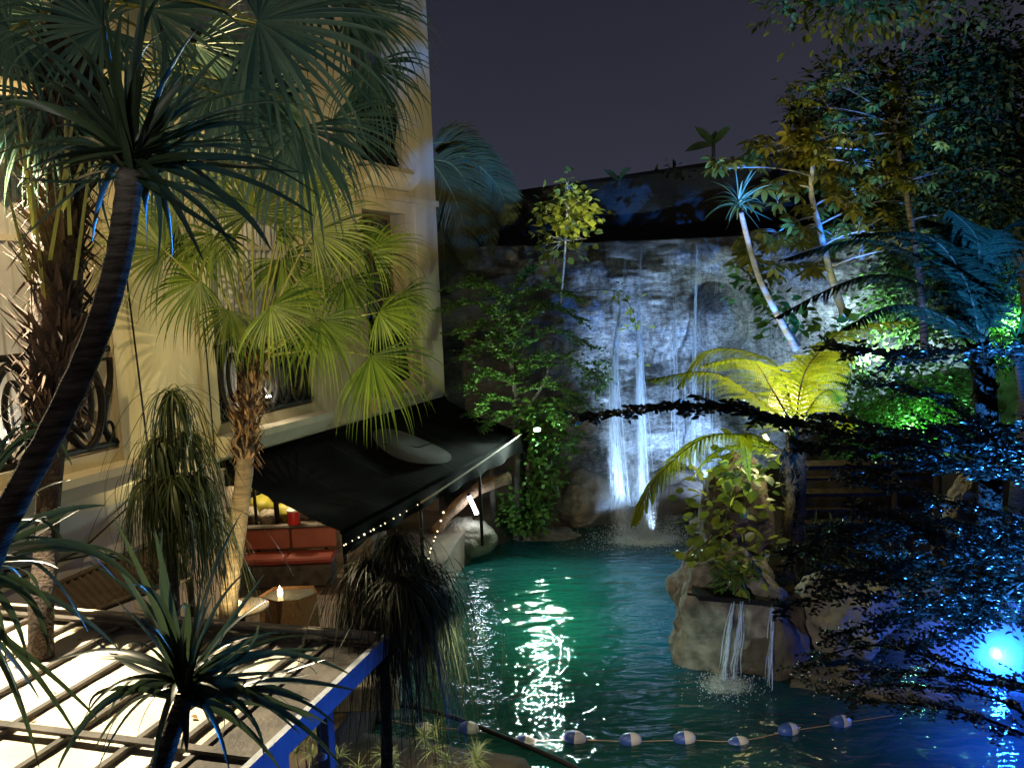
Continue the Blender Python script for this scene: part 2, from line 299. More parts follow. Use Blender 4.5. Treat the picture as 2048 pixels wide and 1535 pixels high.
def water_mat():
    m = bpy.data.materials.new('pool_water'); m.use_nodes = True; n = m.node_tree.nodes; l = m.node_tree.links
    out = n['Material Output']; n.remove(n['Principled BSDF'])
    t = n.new('ShaderNodeTexCoord'); mp = n.new('ShaderNodeMapping'); mp.inputs['Scale'].default_value = (.75, 1.5, 1); l.new(t.outputs['Object'], mp.inputs[0])
    n1 = n.new('ShaderNodeTexNoise'); n1.inputs['Scale'].default_value = 1.9; n1.inputs['Detail'].default_value = 2.5; n1.inputs['Distortion'].default_value = .5; l.new(mp.outputs[0], n1.inputs[0])
    n2 = n.new('ShaderNodeTexNoise'); n2.inputs['Scale'].default_value = 6.5; n2.inputs['Detail'].default_value = 3; l.new(mp.outputs[0], n2.inputs[0])
    b1 = n.new('ShaderNodeBump'); b1.inputs['Strength'].default_value = .9; b1.inputs['Distance'].default_value = .10; l.new(n1.outputs[0], b1.inputs['Height'])
    b2 = n.new('ShaderNodeBump'); b2.inputs['Strength'].default_value = .8; b2.inputs['Distance'].default_value = .030; l.new(n2.outputs[0], b2.inputs['Height']); l.new(b1.outputs[0], b2.inputs['Normal'])
    gl = n.new('ShaderNodeBsdfGlossy'); gl.inputs['Roughness'].default_value = .03; l.new(b2.outputs[0], gl.inputs['Normal'])
    tr = n.new('ShaderNodeBsdfTransparent'); tr.inputs[0].default_value = (.42, .80, .74, 1)
    df = n.new('ShaderNodeBsdfDiffuse'); df.inputs[0].default_value = (.02, .13, .12, 1); l.new(b2.outputs[0], df.inputs['Normal'])
    tl = n.new('ShaderNodeBsdfTranslucent'); tl.inputs[0].default_value = (.10, .42, .34, 1); l.new(b2.outputs[0], tl.inputs['Normal']); sd = n.new('ShaderNodeMixShader'); sd.inputs[0].default_value = .6; l.new(df.outputs[0], sd.inputs[1]); l.new(tl.outputs[0], sd.inputs[2])
    a = n.new('ShaderNodeMixShader'); a.inputs[0].default_value = .6; l.new(tr.outputs[0], a.inputs[1]); l.new(sd.outputs[0], a.inputs[2])
    fr = n.new('ShaderNodeFresnel'); fr.inputs[0].default_value = 1.6; l.new(b2.outputs[0], fr.inputs['Normal'])
    b = n.new('ShaderNodeMixShader'); l.new(fr.outputs[0], b.inputs[0]); l.new(a.outputs[0], b.inputs[1]); l.new(gl.outputs[0], b.inputs[2]); l.new(b.outputs[0], out.inputs[0])
    return m
water_m = water_mat()

# ------------------------------------------------------------------ generic builders
def rock(mb, c, r, seed=0, amp=.18, sub=40, fr=1.4):
    m, n = sub, sub * 2; G = np.zeros((m + 1, n + 1, 3))
    for i in range(m + 1):
        for j in range(n + 1):
            th = math.pi * i / m; ph = -2 * math.pi * (j % n) / n
            d = np.array([math.sin(th) * math.cos(ph), math.sin(th) * math.sin(ph), math.cos(th)])
            q = Vector(d * fr + seed * 7.3)
            k = 1 + amp * noise.noise(q) * 1.6 + amp * .5 * noise.noise(q * 2.7) + amp * .22 * noise.noise(q * 7) + amp * .1 * noise.noise(q * 17)
            G[i, j] = np.asarray(c) + d * np.asarray(r) * k
    mb.grid(G)
LEAF = np.array([[0, 0, 0], [-.28, .35, .05], [0, .38, -.03], [.28, .35, .05], [-.20, .75, .02], [0, .78, -.04], [.20, .75, .02], [0, 1.05, -.1]])
LEAFQ = [(0, 2, 1, 1)]
LQ = np.array([(0, 2, 4, 1), (0, 3, 6, 2), (2, 5, 7, 4), (2, 6, 7, 5)])
def oval(wd): v = np.array([[0, 0, 0], [-.5, .3, .06], [0, .42, -.02], [.5, .3, .06], [-.42, .68, .03], [0, .75, -.05], [.42, .68, .03], [0, 1, -.1]]); v[:, 0] *= wd; return v
OQ = np.array([(0, 2, 4, 1), (0, 3, 6, 2), (2, 5, 7, 4), (2, 6, 7, 5)])
CUP = np.array([[0, 0, -.12], [-.5, .3, -.16], [0, .42, .16], [.5, .3, -.16], [-.42, .68, -.16], [0, .75, .10], [.42, .68, -.16], [0, 1, -.28]])
def frames(D, U):
    D = D / (np.linalg.norm(D, axis=1)[:, None] + 1e-9); X = np.cross(D, U); X /= (np.linalg.norm(X, axis=1)[:, None] + 1e-9); Z = np.cross(X, D)
    return np.stack([X, D, Z], 2)
rs = np.random.RandomState(3)
def scatter_leaves(mb, P, size, wd=.5, dirs=None, up=None, var=.35, droop=.2):
    P = np.asarray(P, float); N = len(P)
    if N == 0: return
    D = rs.normal(size=(N, 3)) if dirs is None else np.asarray(dirs) + rs.normal(size=(N, 3)) * .45
    D[:, 2] = D[:, 2] * .6 - droop
    U = np.array([0, 0, 1.]) + rs.normal(size=(N, 3)) * .45 if up is None else np.asarray(up) + rs.normal(size=(N, 3)) * .4
    Ms = frames(D, U) * (size * (1 + rs.uniform(-var, var, N)))[:, None, None]
    mb.many(oval(wd), OQ, Ms, P)
def bez(a, b, c, n=10):
    t = np.linspace(0, 1, n)[:, None]; a, b, c = map(np.asarray, (a, b, c)); return (1 - t) ** 2 * a + 2 * t * (1 - t) * b + t * t * c
def smooth_path(pts, n=24):
    pts = np.asarray(pts, float); m = len(pts); t = np.linspace(0, m - 1, n); out = []
    for x in t:
        i = min(int(x), m - 2); f = x - i; p0 = pts[max(i - 1, 0)]; p1 = pts[i]; p2 = pts[i + 1]; p3 = pts[min(i + 2, m - 1)]
        out.append(.5 * ((2 * p1) + (-p0 + p2) * f + (2 * p0 - 5 * p1 + 4 * p2 - p3) * f * f + (-p0 + 3 * p1 - 3 * p2 + p3) * f ** 3))
    return np.array(out)
def bushy(name, label, cat, trunk, trad, blobs, leaf, lmat, bmat, size=.1, wd=.5, per=14, spread=.22, group=None, whorl=0, thick=.02, droop=.2):
    """trunk: points; blobs: (centre, radii, clusters)"""
    trunk = smooth_path(trunk, 20); t = thing(name, label, cat, trunk[0], group)
    tb = MB(); tb.tube(trunk, np.linspace(trad, trad * .45, 20), 9)
    lb = MB(); bb = MB(); bb.tube(trunk, np.linspace(trad * .5, trad * .2, 20), 5)
    for (c, r, k) in blobs:
        c = np.asarray(c); r = np.asarray(r)
        d = rs.normal(size=(k, 3)); d /= np.linalg.norm(d, axis=1)[:, None]; d *= rs.uniform(.25, 1, (k, 1)) ** .45
        cc = c + d * r
        j = trunk[np.argmin(np.linalg.norm(trunk - c, axis=1))]
        hub = c * .7 + j * .3
        bb.tube(bez(j, (j + hub) / 2 + [0, 0, .1], hub, 8), np.linspace(thick * 1.8, thick, 8), 6)
        for i, p in enumerate(cc):
            if i % 2 == 0:
                mid = (hub + p) / 2 + rs.normal(size=3) * .08; bb.tube(bez(hub, mid + [0, 0, .08], p, 6), np.linspace(thick * .6, thick * .2, 6), 4, False)
            if whorl:
                n = rs.randint(6, 9); a = np.linspace(0, 2 * math.pi, n, endpoint=False) + rs.uniform(0, 6)
                tilt = rs.normal(size=3) * .35; e1 = nz(np.cross([0, 1, 0] + tilt, [0, 0, 1])); ax = nz(np.array([0, -.5, 1]) + tilt); e1 = nz(np.cross(ax, [0, 1, .1])); e2 = np.cross(ax, e1)
                D = np.cos(a)[:, None] * e1 + np.sin(a)[:, None] * e2 - ax * .35
                Ms = frames(D, np.tile(ax, (n, 1))) * (size * rs.uniform(.75, 1.2))
                lb.many(oval(wd), OQ, Ms, np.tile(p, (n, 1)) + D * .02)
            else:
                P = p + rs.normal(size=(per, 3)) * spread
                scatter_leaves(lb, P, size, wd, dirs=(P - p) / spread * .6 + nz(p - c) * .5, droop=droop)
    obj('trunk', tb, bmat, t); obj('branches', bb, bmat, t); obj(leaf, lb, lmat, t)
    return t
def reg(px, py, rx, ry, Y, dy): m = Y / F_PX; return (at(px, py, Y), (rx * m, dy, ry * m))

# fan palm frond
def fan(parent, base, hub, d, n, Rr, spread, lm, nseg=36, grav=1.0, seed=0, pr=.014):
    q = np.random.RandomState(seed); mb = MB(); d = nz(d); n = nz(np.asarray(n) - d * np.dot(n, d)); s = np.cross(n, d)
    for i in range(nseg):
        a = spread * ((i + .5) / nseg - .5); dl = spread / nseg / 2
        a += q.uniform(-.3, .3) * dl; dr = nz(math.cos(a) * d + math.sin(a) * s + n * (.10 * math.cos(a * 1.0) + q.uniform(-.03, .03)))
        L = Rr * (.80 + .20 * math.cos(a * .8)) * q.uniform(.92, 1.04); K = 10
        g = grav * q.uniform(.6, 1.9); p = np.array(hub, float); pts = [p.copy()]; ts = np.linspace(0, 1, K)
        cur = dr.copy()
        for k in range(1, K):
            t = ts[k]; ds = L / (K - 1)
            cur = nz(cur + np.array([0, 0, -1.]) * g * (.04 + .75 * max(0, t - .42)) )
            p = p + cur * ds; pts.append(p.copy())
        pts = np.array(pts); r = ts * L; split = .34 * L
        n_ = n; wd = np.where(r < split, r * math.tan(dl) * 1.02, split * math.tan(dl) * np.clip((1 - ts) / .66, 0.02, 1) ** .85)
        sd = nz(-math.sin(a) * d + math.cos(a) * s)
        mb.strip(pts, wd, sd, .55, n)
    f = obj('frond', mb, lm, parent)
    pb = MB(); mid = (np.asarray(base) + np.asarray(hub)) / 2 + np.array([0, 0, .12 * np.linalg.norm(np.asarray(hub) - base)])
    pb.tube(bez(base, mid, hub, 10), np.linspace(pr * 1.5, pr * .7, 10), 6); o = obj('petiole', pb, petiole_m, f); 
    return f
def fan_px(parent, base, hp, tp, Yh, Yt, Rr, spread, lm, tilt=(0, -.75, .65), grav=1., seed=0, nseg=36):
    h = at(*hp, Yh); tpt = at(*tp, Yt)
    return fan(parent, base, h, tpt - h, tilt, Rr, R(spread), lm, nseg, grav, seed)
def shag(mb, path, r0, n, seed, ln=.28, out=.55):
    q = np.random.RandomState(seed); path = np.asarray(path)
    for i in range(n):
        t = q.uniform(0, .999) * (len(path) - 1); k = int(t); p = path[k] + (path[k + 1] - path[k]) * (t - k)
        a = q.uniform(0, 6.283); o = np.array([math.cos(a), math.sin(a), 0])
        rr = r0 * q.uniform(.55, 1); b = p + o * rr * .6; L = ln * q.uniform(.5, 1.3); up = q.choice([1, -1], p=[.72, .28])
        e = p + o * rr * 1.0 + o * L * out * q.uniform(.4, 1.3) + np.array([0, 0, up * L]); m = (b + e) / 2 + o * .03
        sd = nz(np.cross(o, [0, 0, 1]) + q.normal(size=3) * .3); w_ = q.uniform(.01, .04)
        mb.strip(bez(b, m, e, 4), np.array([1, .8, .5, .1]) * w_, sd, .5, o)
def strap_px(mb, c, ctl, tip, Y, dY, W, q):
    c = np.asarray(c); m = at(ctl[0], ctl[1], Y + dY * .5); e = at(tip[0], tip[1], Y + dY); P = bez(c, m, e, 14)
    t = np.linspace(0, 1, 14); wd = W * np.minimum(1, t * 4 + .45) * np.clip(1 - t, .01, 1) ** .55
    T = np.gradient(P, axis=0); T /= np.linalg.norm(T, axis=1)[:, None]
    up = nz(np.array([0, -.5, .85]) + q.normal(size=3) * .35); S = np.cross(T, up); S /= np.linalg.norm(S, axis=1)[:, None] + 1e-9
    mb.strip(P, wd, S, .35, np.cross(S, T))
def strap(mb, b, d, L, W, g, q, K=9):
    p = np.array(b, float); cur = nz(d); pts = [p.copy()]
    for k in range(1, K): cur = nz(cur + np.array([0, 0, -g / K])); p = p + cur * L / (K - 1); pts.append(p.copy())
    t = np.linspace(0, 1, K); wd = W * np.minimum(1, t * 4 + .5) * np.clip(1 - t, .01, 1) ** .6
    S = nz(np.cross(nz(d), [0, 0, 1]) + q.normal(size=3) * .12); mb.strip(np.array(pts), wd, S, .3, np.cross(S, nz(d)))
def pinnate(parent, P, half, mat_, rach_m, n=30, bip=True, tipd=.55, side=None, droop=.5, wid=.012, seed=0, name='frond'):
    q = np.random.RandomState(seed); P = smooth_path(P, 30); PL = .62 * np.sum(np.linalg.norm(np.diff(P, axis=0), axis=1)) / n; T = np.gradient(P, axis=0); T /= np.linalg.norm(T, axis=1)[:, None]; mb = MB()
    Mq = []; Pq = []
    for i in range(n):
        t = .10 + .89 * (i + .5) / n; x = t * 29; k = min(int(x), 28); p = P[k] + (P[k + 1] - P[k]) * (x - k); tt = T[k]
        L = half * (math.sin(math.pi * min(1, t * .9 + .12)) ** .7) * (1.05 - .35 * t)
        S0 = nz(np.cross(tt, [0, 0, 1])) if side is None else nz(np.cross(tt, side))
        for sg in (-1, 1):
            d = nz(S0 * sg + tt * tipd + q.normal(size=3) * .05); cur = d.copy(); pp = p.copy(); K = 15 if bip else 6; pts = [pp.copy()]
            for kk in range(1, K): cur = nz(cur + np.array([0, 0, -droop / K * (1 + q.uniform(-.2, .4))])); pp = pp + cur * L / (K - 1); pts.append(pp.copy())
            pts = np.array(pts)
            if bip:
                up = nz(np.cross(tt, d)) * (-sg)
                for kk in range(1, K):
                    ll = PL * (1 - (kk / K) ** 2 * .7); c2 = nz(pts[min(kk, K - 1)] - pts[kk - 1])
                    for g2 in (-1, 1):
                        dd = nz(np.cross(up, c2)) * g2 + c2 * .45
                        for off in (0, .5):
                            Pq.append(pts[kk - 1] + (pts[kk] - pts[kk - 1]) * off); Mq.append(frames(dd[None], up[None])[0] * ll * q.uniform(.85, 1.1))
                mb.strip(pts, np.full(K, .0025), up)
            else:
                wd = wid * np.clip(np.sin(np.linspace(.5, 3.1, K)), .05, 1); mb.strip(pts, wd, nz(np.cross(d, np.cross(tt, d)) + tt * .2), .3, nz(np.cross(tt, d)))
    if bip: mb.many(oval(.5), OQ, np.array(Mq), np.array(Pq))
    f = obj(name, mb, mat_, parent); rb = MB(); rb.tube(P, np.linspace(.016, .003, 30), 6); obj('rachis', rb, rach_m, f); return f

# ================================================================== SETTING
g = MB(); G = np.zeros((2, 2, 3)); g.box((-300, -300, -1.75), (300, 300, -1.62)); tag(obj('ground', g, ground_m), kind='structure')
g = MB(); xs = np.linspace(-4, 16, 60); ys = np.linspace(3, 23, 60)
G = np.zeros((60, 60, 3))
for i, x in enumerate(xs):
    for j, y in enumerate(ys): G[i, j] = (x, y, -.95 + .10 * noise.noise(Vector((x * .6, y * .6, 3))))
g.grid(G); tag(obj('pool_floor', g, pool_fl), kind='structure')
g = MB(); G = np.zeros((2, 2, 3)); G[0, 0] = (-4.5, 2, 0); G[1, 0] = (-4.5, 22.5, 0); G[0, 1] = (16, 2, 0); G[1, 1] = (16, 22.5, 0); g.grid(G)
tag(obj('pool_water', g, water_m), kind='structure')
# terrace slab left of the pool, with its edge following the water line
g = MB(); edge = smooth_path([(-3.2, 2), (-2.6, 7), (-2.1, 9.5), (-1.75, 12), (-1.35, 15), (-1.05, 17.2), (-.3, 18.5), (.6, 19.2), (1.4, 20.0), (1.6, 23)], 50)
for (z0, z1) in ((-1.6, .65),):
    G = np.zeros((50, 2, 3)); G[:, 1, :2] = edge; G[:, 0, :2] = edge; G[:, 0, 0] = -14; G[:, :, 2] = z1; g.grid(G)
    H = np.zeros((50, 2, 3)); H[:, :, :2] = edge[:, None]; H[:, 0, 2] = z1; H[:, 1, 2] = z0; g.grid(H)
tag(obj('terrace', g, deck_m, smooth=False), kind='structure')

# cliff
def cliffY(x, z):
    y = 21.4 - .05 * (x - 2) - .12 * (6.4 - z)
    y -= 1.0 * max(0, 1 - ((x - 5.0) / .62) ** 2 - ((z - 4.45) / .95) ** 2) ** .5 if ((x - 5.0) / .62) ** 2 + ((z - 4.45) / .95) ** 2 < 1 else 0
    y -= 1.6 * math.exp(-((x - 7.2) / 1.0) ** 2) * math.exp(-((z - 4.9) / 1.5) ** 2) + .05 * max(0, noise.noise(Vector((x * .5, z * 2.2, 30)))) ** .5 * (1 if z < 5.8 else .3) + 2.4 * math.exp(-((x - 9.6) / 2.2) ** 2)
    y -= .9 * math.exp(-((z - .6) / 1.0) ** 2)
    v = Vector((x * .55, z * .7, 1)); y -= .5 * noise.noise(v) + .28 * noise.noise(v * 2.6) + .045 * noise.noise(Vector((x * 2, z * 9, 4))) + .03 * noise.noise(Vector((x * 5, z * 22, 7)))
    return y
def cliff(x0, x1, z0, z1, nx, nz_, fn):
    g = MB(); G = np.zeros((nz_, nx, 3))
    for i in range(nz_):
        for j in range(nx):
            x = x0 + (x1 - x0) * j / (nx - 1); z = z0 + (z1 - z0) * i / (nz_ - 1); G[i, j] = (x, fn(x, z), z)
    T = G[-1:].copy(); T[..., 1] += 2.2; T[..., 2] += .02; G = np.concatenate([G, T]); g.grid(G); return g
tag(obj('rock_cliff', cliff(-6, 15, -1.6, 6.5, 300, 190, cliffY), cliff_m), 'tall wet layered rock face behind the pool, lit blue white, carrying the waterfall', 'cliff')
def backY(x, z): return 23.1 - .03 * x - .15 * noise.noise(Vector((x, z, 9)))
g = MB(); G = np.zeros((16, 90, 3))
for i in range(16):
    for j in range(90):
        x = -9 + 26 * j / 89; zt = 7.95 + .10 * (x - 0); z = 6.2 + (zt - 6.2) * i / 15; G[i, j] = (x, backY(x, z), z)
T = G[-1:].copy(); T[..., 1] += 1.2; G = np.concatenate([G, T]); T = G[-1:].copy(); T[..., 2] = -1.5; G = np.concatenate([G, T]); g.grid(G)
tag(obj('back_wall', g, dark_cliff), 'unlit black boundary wall standing along the top of the rock face', 'wall')

# ================================================================== HOTEL BUILDING
C0 = np.array([-1.52, 19.2, 0]); FA = np.array([-.376, -.9265, 0]); FN = np.array([.9265, -.376, 0]); UZ = np.array([0, 0, 1.])
AX = np.stack([FA, FN, UZ])
def Fp(s, o, z): return C0 + FA * s + FN * o + UZ * z
def fbox(mb, s0, s1, o0, o1, z0, z1): mb.box((s0, o0, z0), (s1, o1, z1), AX, C0)
bd = thing('hotel_building', 'cream plastered hotel facade with tall windows and scrolled iron railings behind the palms', 'building', Fp(0, 0, 0))
g = MB()
wins = [(9.07, 11.8), (4.9, 7.2), (1.35, 3.0)]
fl = [(3.70, 7.05), (7.95, 10.9)]
solid = [(0, 1.35), (3.0, 4.9), (7.2, 9.07), (11.8, 16)]
for (a, b) in solid: fbox(g, a, b, -.45, 0, 3.2, 13.5)
for (a, b) in wins:
    fbox(g, a, b, -.45, -.002, 3.2, fl[0][0]); fbox(g, a, b, -.45, -.002, fl[0][1], fl[1][0]); fbox(g, a, b, -.45, -.002, fl[1][1], 13.5)
fbox(g, 0.002, .4, -6, -.45, 3.2, 13.5)
obj('wall', g, plaster, bd, False)
g = MB()
for (a, b) in ((0, .95), (7.45, 7.52), (9.0, 9.05)): fbox(g, a, b, 0, .035, 3.25, 13.4)
fbox(g, -.06, 16, 0, .08, 7.28, 7.40)
obj('pilaster', g, plaster, bd, False)
g = MB(); fbox(g, 0, 16, -6, -.02, 3.02, 3.195); obj('floor_slab', g, trim, bd, False)
g = MB(); fbox(g, 7.2, 16, -.45, -.02, .65, 3.02); obj('ground_floor_wall', g, plaster_pale, bd, False)
g = MB(); fbox(g, 0, 7.2, -4.0, -3.8, .65, 3.02); fbox(g, 0, .3, -3.8, -.1, .65, 3.02); obj('recessed_wall', g, rock_br, bd, False)
for k, (a, b) in enumerate(wins):
    for fi, (z0, z1) in enumerate(fl):
        fb = MB(); 
        for (p, q_) in ((a, a + .08), (b - .08, b), ((a + b) / 2 - .05, (a + b) / 2 + .05)): fbox(fb, p, q_, -.42, -.34, z0, z1)
        fbox(fb, a + .08, b - .08, -.415, -.345, z1 - .1, z1); fbox(fb, a + .08, b - .08, -.415, -.345, z0, z0 + .14); fbox(fb, a + .08, b - .08, -.415, -.345, z0 + (z1 - z0) * .76, z0 + (z1 - z0) * .76 + .07)
        W = obj('window', fb, wood_in if k == 2 else trim, bd, False)
        pb = MB(); fbox(pb, a + .08, b - .08, -.385, -.375, z0 + .14, z1 - .1); obj('pane', pb, glass_dk if (k == 2) else MT['curtain'], W, False) if k == 2 else None
        if k != 2:
            cb = MB(); n_ = 150; Gc = np.zeros((n_, 2, 3))
            for i in range(n_):
                s_ = a + .08 + (b - a - .16) * i / (n_ - 1); o_ = -.372 + .035 * math.sin(i * .62) + .014 * math.sin(i * 1.7)
                Gc[i, 0] = Fp(s_, o_ - .01, z0 + .02); Gc[i, 1] = Fp(s_ + .01 * math.sin(i), o_ - .01, z1 - .1)
            cb.grid(Gc); obj('curtain', cb, curtain_m, W)
        sb = MB(); fbox(sb, a - .12, b + .12, .0, .32, z0 - .26, z0 - .16)
        V = [Fp(s_, o_, z_) for s_ in (a - .12, b + .12) for (o_, z_) in ((0.002, z0 - .26), (.32, z0 - .261), (.12, z0 - .46), (0.002, z0 - .46))]
        sb.add(V, quads=[(0, 1, 2, 3), (4, 7, 6, 5), (1, 5, 6, 2), (2, 6, 7, 3)]); obj('sill', sb, trim, W, False)
        # scrolled railing
        rb = MB(); zb, zt = z0 + .02, z0 + 1.25; o_ = -.03 if k != 2 else -.1
        def bar(pts, r_): rb.tube(np.array([Fp(s_, o_, z_) for s_, z_ in pts]), r_, 6)
        bar([(a + .01, zt), (b - .01, zt)], .045); bar([(a + .01, zt - .13), (b - .01, zt - .13)], .022); bar([(a + .01, zb + .05), (b - .01, zb + .05)], .045)
        mo = 3 if b - a > 2 else 2; wM = (b - a) / mo
        for m_ in range(mo):
            cx = a + wM * (m_ + .5)
            for (hw, hh, cz, r_) in ((.28, .55, .60, .048), (.12, .34, .62, .034)):
                th = np.linspace(0, 2 * math.pi, 30)
                bar([(cx + hw * math.sin(t_) * abs(math.sin(t_)) ** .25, zb + cz + hh * math.cos(t_)) for t_ in th], r_)
            for sg in (-1, 1):
                bar([(cx + sg * wM * .5 + (-sg) * wM * x_, zb + y_) for x_, y_ in smooth_path([(0, .05, 0), (.20, .25, 0), (.14, .55, 0), (.02, .85, 0), (.0, 1.12, 0)], 14)[:, :2]], .042)
                th = np.linspace(0, 2 * math.pi, 18)
                bar([(cx + sg * wM * .5 - sg * .10 + .065 * math.sin(t_), zb + .20 + .13 * math.cos(t_)) for t_ in th], .02)
        obj('railing', rb, iron, W)
g = MB(); pts = [Fp(8.8 - .25 * t, .03, 7 - 5.2 * t) for t in np.linspace(0, 1, 20)]; g.tube(pts, .012, 5)
g.tube([Fp(8.9, .02, 3.0), Fp(9.8, .02, 2.6), Fp(11.0, .02, 2.5), Fp(12, .02, 2.4)], .012, 5)
g.tube([Fp(8.6, .02, 2.2), Fp(9.6, .02, 2.5), Fp(11.0, .02, 2.7)], .012, 5)
g.tube([Fp(7.5, .02, 6.6), Fp(7.42, .03, 5), Fp(7.4, .02, 3.3)], .010, 5)
obj('cable', g, iron, bd)
for (pp, lb_) in (((8, 893), 'small bright uplight behind the far left window railing'), ((537, 799), 'small round uplight on the window sill right of the shaggy palm trunk')):
    p = at(*pp, 9.5 if pp[0] < 100 else 13.55); p = p + np.array([0, 0, .0]); t = thing('uplight', lb_, 'lamp', p, 'window uplights')
    b = MB(); b.lathe([(0, -.02), (.05, -.02), (.055, .03), (.045, .045)], p, 14); obj('housing', b, iron, t)
    b = MB(); b.lathe([(.045, .045), (.03, .06), (0, .066)], p, 14); obj('lens', b, white_glow, t)
    lamp('uplight_bulb', p + np.array([.05, -.05, .16]), None, 15, (1, .9, .7), None, .04)

# brown slatted lean-to under the pale wall
g = MB(); A = at(90, 1180, 9.3); B_ = at(330, 1075, 10.6); Cc = at(380, 1150, 10.1); D_ = at(150, 1235, 8.9)
t = thing('lean_to_roof', 'dark brown corrugated lean-to roof below the pale ground floor wall', 'roof', D_)
n_ = 90; Gq = np.zeros((n_, 2, 3))
for i in range(n_):
    f = i / (n_ - 1); Gq[i, 0] = A * (1 - f) + B_ * f + UZ * .02 * math.sin(i * 1.2); Gq[i, 1] = D_ * (1 - f) + Cc * f + UZ * .02 * math.sin(i * 1.2)
g.grid(Gq); obj('sheet', g, brown_metal, t)
g = MB(); g.tube([A, B_], .04, 6); g.tube([D_, Cc], .04, 6); obj('rail', g, brown_metal, t)
g = MB()
for p in (Cc, D_): g.tube([p * [1, 1, 0] + UZ * .65, p], .035, 6)
obj('post', g, brown_metal, t)

# ================================================================== AWNING
aw = thing('awning', 'large black sloping fabric awning with a pale grey oval emblem, over the terrace', 'awning', Fp(7.2, 0, .65))
WL = Fp(7.3, .02, 3.12); WR = Fp(0, .02, 3.12); FL = Fp(7.3, 2.0, 2.28); FR = Fp(0, 1.95, 2.42)
def awp(u, v, lift=0):
    p = (WL * (1 - u) + WR * u) * (1 - v) + (FL * (1 - u) + FR * u) * v
    return p - UZ * (.15 * math.sin(math.pi * v) * (.6 + .4 * math.sin(u * 9)) - .05 * noise.noise(Vector((u * 9, v * 2.5, 2))) - lift)
g = MB(); G = np.array([[awp(i / 40, j / 16) for j in range(17)] for i in range(41)]); g.grid(G); obj('canopy', g, awn_m, aw)
g = MB(); G = np.array([[awp(i / 60, 1) - UZ * (.34 * j / 3) + FN * .012 * math.sin(i * .7) * j for j in range(4)] for i in range(61)]); g.grid(G); obj('valance', g, awn_m, aw)
g = MB()
for k in range(1, 6): g.strip([awp(k / 6, j / 16, .006) for j in range(17)], [.007] * 17, FA)
obj('seam', g, iron, aw)
g = MB(); cu, cv = .53, .52; ring = [[awp(cu + .095 * r_ / 6 * math.cos(t_), cv + .36 * r_ / 6 * math.sin(t_), .012) for t_ in np.linspace(0, 2 * math.pi, 49)] for r_ in range(7)]; g.grid(np.array(ring)); obj('emblem', g, awn_oval, aw)
g = MB(); g.tube([awp(cu - .07, cv - .16, .018), awp(cu + .02, cv + .03, .018), awp(cu + .09, cv + .02, .018)], .012, 4); obj('emblem_line', g, awn_m, aw)
g = MB(); g.tube([WL, WR], .05, 8); g.tube([FL - UZ * .02, FR - UZ * .02], .03, 8); obj('roller', g, awn_m, aw)
for u in (.02, .33, .66, .985):
    g = MB(); p = awp(u, .97); q_ = p * 1; q_[2] = .65; g.tube([q_, p - UZ * .03], .03, 8); obj('post', g, iron, aw)
# guy rope and string lights
a = at(1042, 868, 18.0); b = at(842, 1005, 12.6)
g = MB(); pts = bez(a, (a + b) / 2 - UZ * .03, b, 14); g.tube(pts, .016, 6); tag(obj('guy_rope', g, rope_m), 'pale straight rope running down over the front of the black awning', 'rope')
def string(label, P, nb, r_=.012):
    P = smooth_path(P, 40); t = thing('string_lights', label, 'string lights', P[0], 'strings of small bulbs near the awning'); g = MB(); g.tube(P, .005, 4); obj('cord', g, iron, t)
    for i in range(nb):
        p = P[int(2 + 36 * (i + rnd.random() * .7) / nb)]; b = MB(); b.lathe([(0, -1), (.7, -.7), (1, 0), (.7, .7), (0, 1)], (0, 0, 0), 8)
        b.v[0] = b.v[0] * r_ * (1 + rnd.random() * .8) + p; obj('bulb', b, bulb_m, t)
string('long string of tiny warm bulbs dropping left from the awning rope to the red bench', [b, at(770, 1046, 11.6), at(725, 1070, 11.1), at(676, 1096, 10.6)], 13, .009)
string('short drop of tiny bulbs hanging right of the drooping ponytail palm crown', [at(888, 1020, 13.4), at(875, 1062, 13.3), at(862, 1096, 13.2), at(855, 1125, 13.1)], 8, .012)

# ================================================================== TERRACE FURNITURE
def bxs(mb, c, sx, sy, sz, bev=.02):
    c = np.asarray(c, float); prof = [(-1, -1), (-1, 1), (1, 1), (1, -1)]
    x, y, z = sx / 2, sy / 2, sz / 2; b = bev; L = []
    for (zz, k) in ((-z, b), (-z + b, 0), (z - b, 0), (z, b)):
        L.append([(sx_ * (x - k), sy_ * (y - k), zz) for sx_, sy_ in prof])
    V = np.array(L).reshape(-1, 3) + c; q = []
    for i in range(3):
        for j in range(4): q.append((i * 4 + j, (i + 1) * 4 + j, (i + 1) * 4 + (j + 1) % 4, i * 4 + (j + 1) % 4))
    q += [(0, 1, 2, 3), (15, 14, 13, 12)]; mb.add(V, quads=q)
Ys = 14.4; l = at(482, 1118, Ys); r_ = at(672, 1118, Ys); zs = 1.12; t = thing('corner_bench', 'red padded corner bench with two back cushions under the black awning', 'bench', (l[0], Ys, .65))
w1 = (r_[0] - l[0]) / 2
for k in range(2):
    g = MB(); bxs(g, (l[0] + w1 * (k + .5), Ys + .28, zs + .25), w1 - .05, .12, .36, .03); obj('back_cushion', g, red_m, t, False)
    g = MB(); bxs(g, (l[0] + w1 * (k + .5), Ys - .03, zs), w1 - .01, .52, .11, .03); obj('seat_cushion', g, red_dk, t, False)
g = MB(); bxs(g, (l[0] - .18, Ys - .75, zs - .004), .5, 1.4, .11, .03); obj('side_seat', g, red_dk, t, False)
g = MB(); bxs(g, (l[0] - .46, Ys - .5, zs + .2), .1, 1.8, .42, .03); obj('side_back', g, red_m, t, False)
